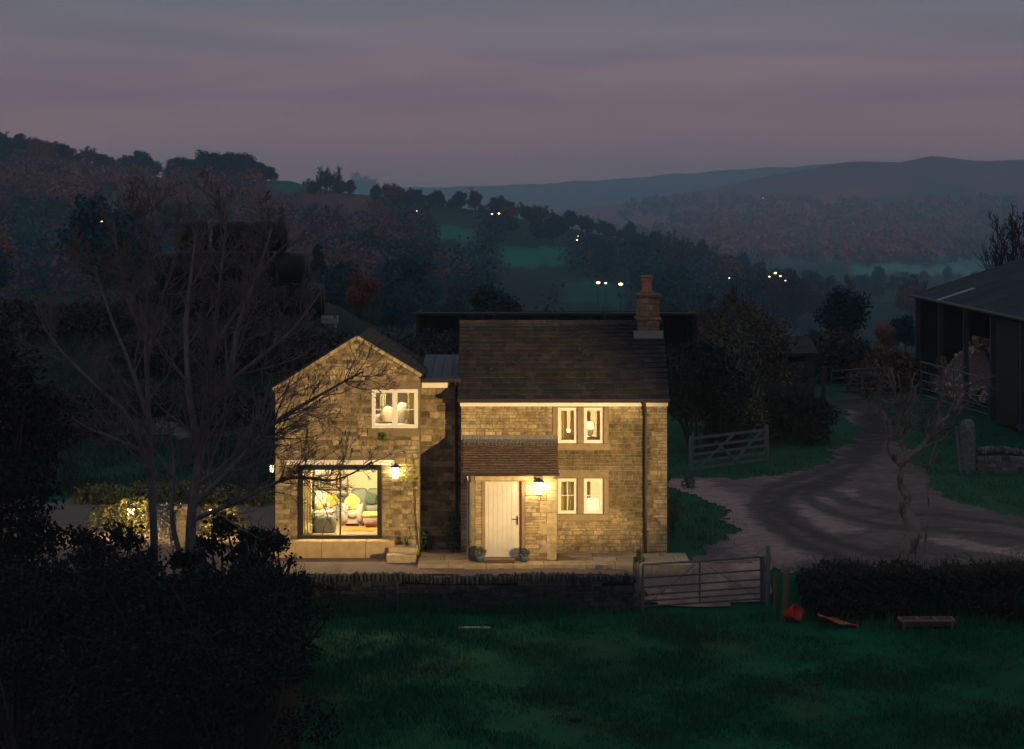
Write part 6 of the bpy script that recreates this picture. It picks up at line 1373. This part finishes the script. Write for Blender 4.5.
# the woods on the slopes
FIELDS = [(262, 326, 172, 191), (432, 478, 225, 243), (497, 569, 246, 267), (560, 628, 282, 305), (295, 372, 192, 206)]
cnt = 0; tries = 0; rows = []
while cnt < 205 and tries < 4000:
    tries += 1; px = rv.uniform(-70, 800); top = np.interp(px, [-70, 0, 150, 290, 420, 560, 700, 800], [152, 156, 182, 184, 210, 234, 272, 300]); py = top + (330 - top) * rv.random() ** 1.15
    p = hit(px, py, 175)
    if any(a - 6 < px < c + 6 and y0 < py and py - 13 * F / p.y < y1 - 3 for a, c, y0, y1 in FIELDS): continue
    if p.y > 1150 or any((p.x - q[0]) ** 2 + (p.y - q[1]) ** 2 < (7 + p.y * .004) ** 2 for q in rows): continue
    rows.append((p.x, p.y)); left = px < 300; lower = py > 235
    k = rv.choice(['russet', 'russet', 'russet', 'bare', 'dense', 'russet'] if left and not lower else ['dense', 'dense', 'dense', 'bushy', 'dense', 'russet'] if left else (['dense', 'dense', 'dense', 'dense', 'bushy', 'bare', 'russet', 'russet'] if px < 420 else ['dense', 'bushy', 'dense', 'bare', 'russet', 'dense', 'bare', 'dense']))
    area = 'left hillside' if left else ('middle slope' if px < 520 else 'slope behind the chimney')
    adj = {'russet': 'russet autumn tree', 'bare': 'bare purplish tree', 'dense': 'dark evergreen tree', 'conifer': 'dark pointed conifer', 'bushy': 'dull green bushy tree'}[k]
    s = rv.uniform(.85, 1.35) * (1.0 if p.y > 300 else .8); tree(k, p, s, rv, f'{adj} in the woods on the {area}', f'{adj}s on the {area}'); cnt += 1
for _ in range(34):
    px = rv.uniform(735, 925); py = rv.uniform(287, 326); p = hit(px, py, 330)
    if 755 < px < 800 and p.y < 520: continue
    k = rv.choice(['dense', 'dense', 'bushy', 'bare', 'dense', 'russet']); adj = {'russet': 'russet tree', 'bare': 'bare tree', 'dense': 'dark tree', 'conifer': 'dark conifer', 'bushy': 'dull green tree'}[k]
    tree(k, p, rv.uniform(.7, 1.15), rv, f'{adj} of the copse in the valley between chimney and barn', f'{adj}s of the copse between chimney and barn')
# hedgerow trees of the valley floor beyond
for px, py, h_, k in [(745, 283, 20, 'dense'), (790, 288, 26, 'dense'), (812, 262, 16, 'conifer'), (765, 262, 14, 'dense'), (858, 292, 22, 'dense'), (880, 287, 24, 'dense'), (868, 268, 16, 'bare'), (905, 288, 20, 'bare'), (925, 284, 20, 'russet'), (948, 280, 17, 'dense'), (925, 262, 12, 'conifer'), (860, 256, 12, 'conifer'), (985, 262, 14, 'dense'), (1010, 262, 14, 'dense'), (838, 256, 13, 'conifer'), (800, 255, 12, 'dense'), (775, 300, 24, 'dense'), (830, 300, 22, 'bare'), (758, 304, 26, 'bushy'), (975, 285, 18, 'russet')]:
    tree_at(k, px, py, h_, {'dense': 'dark hedgerow tree on the valley floor', 'conifer': 'small pointed conifer on the valley floor', 'bare': 'bare hedgerow tree on the valley floor', 'russet': 'russet hedgerow tree on the valley floor', 'bushy': 'bushy hedgerow tree on the valley floor'}[k], 900, 'hedgerow trees on the valley floor')
# far woods: tens of thousands of crowns nobody could count, one mass
def far_wood(name, regions, cols, seed, ls):
    rg = np.random.RandomState(seed); VV = []; CC = []
    for (px0_, px1_, y0, y1, Ya, n_, h_) in regions:
        Yc = np.geomspace(Ya, 4400, 700); kept = 0; tot = 0
        while kept < n_ and tot < n_ * 8:
            tot += 1; px = rg.uniform(px0_, px1_); x = (px - PX0) / F * Yc; py = rg.uniform(y0, y1); sy = PY0 + (H - FZ_CACHE(px, Yc)) * F / Yc; ok = np.where(sy <= py)[0]
            if not len(ok): continue
            Y = Yc[ok[0]]
            if any(a_ - 4 < px < c_ + 4 and f0 < py and py - h_ * F / Y < f1 - 2 for a_, c_, f0, f1 in FIELDS): continue
            x = (px - PX0) / F * Y
            if fbm(np.array([x]), np.array([Y * .7]), 170)[0] < -.15 : continue
            z = float(FZ_CACHE(px, np.array([Y]))[0]); kk = int(26 * (2.6 if ls < .55 else (2.2 if ls < 1 else 1))); d = rg.normal(size=(kk, 3)); d /= np.linalg.norm(d, axis=1, keepdims=True); hh = h_ * rg.uniform(.7, 1.25)
            VV.append(np.array([x, Y, z + hh * .5]) + d * np.array([hh * .42, hh * .42, hh * .5]) * rg.uniform(.5, 1.1, (kk, 1))); q = (fbm(np.array([x]), np.array([Y * .8]), Y * .11)[0] + 1.2) / 2.4 * len(cols) + rg.normal(0, .45); CC.append(np.array([cols[int(np.clip(q, 0, len(cols) - 1))]]) * rg.uniform(.85, 1.15) * rg.uniform(.93, 1.07, (kk, 1))); kept += 1
    P_ = np.concatenate(VV); V, Fq_ = leaf_quads(P_, rg, ls, 1.25); o = link_mesh(name, mesh_np(name, V, Fq_, np.concatenate(CC)), M['leaf']); tag(o, kind='stuff')
_fz = {}
def FZ_CACHE(px, Y):
    return zfun((px - PX0) / F * Y, Y)
far_wood('far_woodland', [(600, 1060, 222, 262, 1500, 620, 13), (620, 1060, 200, 240, 2400, 520, 13)], [(.04, .070, .078), (.24, .074, .078), (.38, .088, .086), (.10, .066, .076), (.32, .08, .08)], 5, 2.6)
far_wood('hilltop_woodland', [(-80, 60, 164, 222, 500, 230, 10), (60, 290, 186, 222, 500, 230, 10)], [(.20, .058, .048), (.05, .055, .066), (.24, .075, .052), (.15, .052, .056), (.008, .056, .070)], 8, .6)
far_wood('hillside_woodland', [(-80, 300, 215, 320, 400, 260, 11), (300, 760, 205, 320, 420, 420, 11)], [(.004, .054, .072), (.006, .066, .076), (.18, .056, .050), (.08, .046, .062)], 6, .5)

# ------------------------------------------------------------------ far lights of the valley
LMPW = emit('lit_lamp_head_warm', (1.0, .55, .20), 9.0); LMPC = emit('lit_lamp_head_cool', (1, .86, .68), 4.0); LMPR = emit('lit_lamp_head_pink', (1.0, .42, .28), 5.0)
def far_lamp(px, py, d, r, m, label, h=6.0):
    c = P(px, py, d); zg = gz(c.x, c.y); h_ = max(c.z - zg, 1.5); t = thing('street_lamp', label, 'street lamp', (c.x, c.y, c.z - h_)); b = MB(); b.tube([(0, 0, -.5), (0, 0, h_), (0, -.5, h_ + .15)], [.09, .06, .05], 5); b.build('pole', M['barnsteel'], t)
    b = MB(); b.blob((0, -.7, h_), (r, r * .8, r * .55), random.Random(1), 8, 6, 0); b.build('lamp_head', m, t)
for px, py, d, r, m, lab in [(102, 221, 520, .34, LMPW, 'bright warm lamp in the dark wood on the left hillside'), (86, 222, 520, .16, LMPC, 'faint lamp just left of the bright warm lamp on the hillside'), (131, 201, 600, .24, LMPC, 'pale lamp higher up the left hillside'),
    (417, 211, 700, .20, LMPC, 'faint lamp on the slope above the gable'), (492, 214, 760, .36, LMPR, 'left of two pinkish lamps at the skyline trees'), (499, 213.5, 760, .38, LMPW, 'right of two pinkish lamps at the skyline trees'), (577, 240, 640, .24, LMPW, 'warm lamp among trees above the left part of the roof'), (578, 236, 660, .14, LMPC, 'faint lamp just above the warm one among trees'),
    (598, 282.5, 420, .42, LMPR, 'reddish lamp left of the three lamps beside the chimney'), (605.5, 283, 420, .25, LMPC, 'small middle lamp of the three beside the chimney'), (620.5, 284, 420, .42, LMPW, 'brightest lamp of the three beside the chimney'),
    (729, 278, 480, .18, LMPC, 'faint lamp on a pole right of the chimney'), (775, 273, 480, .30, LMPW, 'topmost warm lamp of the small cluster in the valley'), (769, 276.5, 478, .2, LMPW, 'left warm lamp of the small cluster in the valley'), (780, 276, 476, .22, LMPW, 'right warm lamp of the small cluster in the valley'), (785, 280.5, 474, .18, LMPC, 'lowest lamp of the small cluster in the valley'),
    (809.5, 242, 2300, .8, LMPC, 'pale far lamp below the moor'), (836, 246, 2300, .6, LMPC, 'dim far lamp right of the pale one below the moor'), (763, 198, 3400, .6, LMPC, 'very faint lamp high on the moor slope')]:
    far_lamp(px, py, d, r, m, lab)
# a far white house in the hillside wood, with its roof and windows
def far_house(px, py, d, w, label, wall=(.5, .48, .46)):
    c = P(px, py, d); zg = gz(c.x, c.y); t = thing('far_house', label, 'house', (c.x, c.y, c.z)); b = MB(); b.box(-w, w, 0, 6, -4, 3.2); b.build('wall', mat('far_render', wall, .9, tuple(v * .8 for v in wall), 1), t)
    b = MB(); b.add([(-w - .3, -.4, 3.1), (w + .3, -.4, 3.1), (w + .3, 3, 5.6), (-w - .3, 3, 5.6), (w + .3, 6.4, 3.1), (-w - .3, 6.4, 3.1)], [(0, 1, 2, 3), (3, 2, 4, 5), (0, 3, 5), (1, 4, 2)]); b.build('roof', M['slate'], t)
    for x in (-w * .5, w * .5): b = MB(); b.box(x - .5, x + .5, -.06, .02, .9, 2.2); b.build('window', M['darkframe'], t)
far_house(106, 201, 640, 2.0, 'small pale house half hidden in the wood on the left hillside', (.13, .14, .16))

# ------------------------------------------------------------------ haze: the evening air of the valley
hz = MB(); hz.box(-16600, 16600, -200, 7420, -75, 175); ho = hz.build('haze', None); tag(ho, kind='stuff')
hm = bpy.data.materials.new('haze'); hm.use_nodes = True; t = hm.node_tree; t.nodes.clear(); o_ = N('ShaderNodeOutputMaterial', t); pv = N('ShaderNodeVolumePrincipled', t)
pv.inputs['Color'].default_value = (.62, .88, 1.0, 1); pv.inputs['Density'].default_value = 2.6e-4; pv.inputs['Anisotropy'].default_value = .0; t.links.new(pv.outputs[0], o_.inputs['Volume'])
ho.data.materials.append(hm)
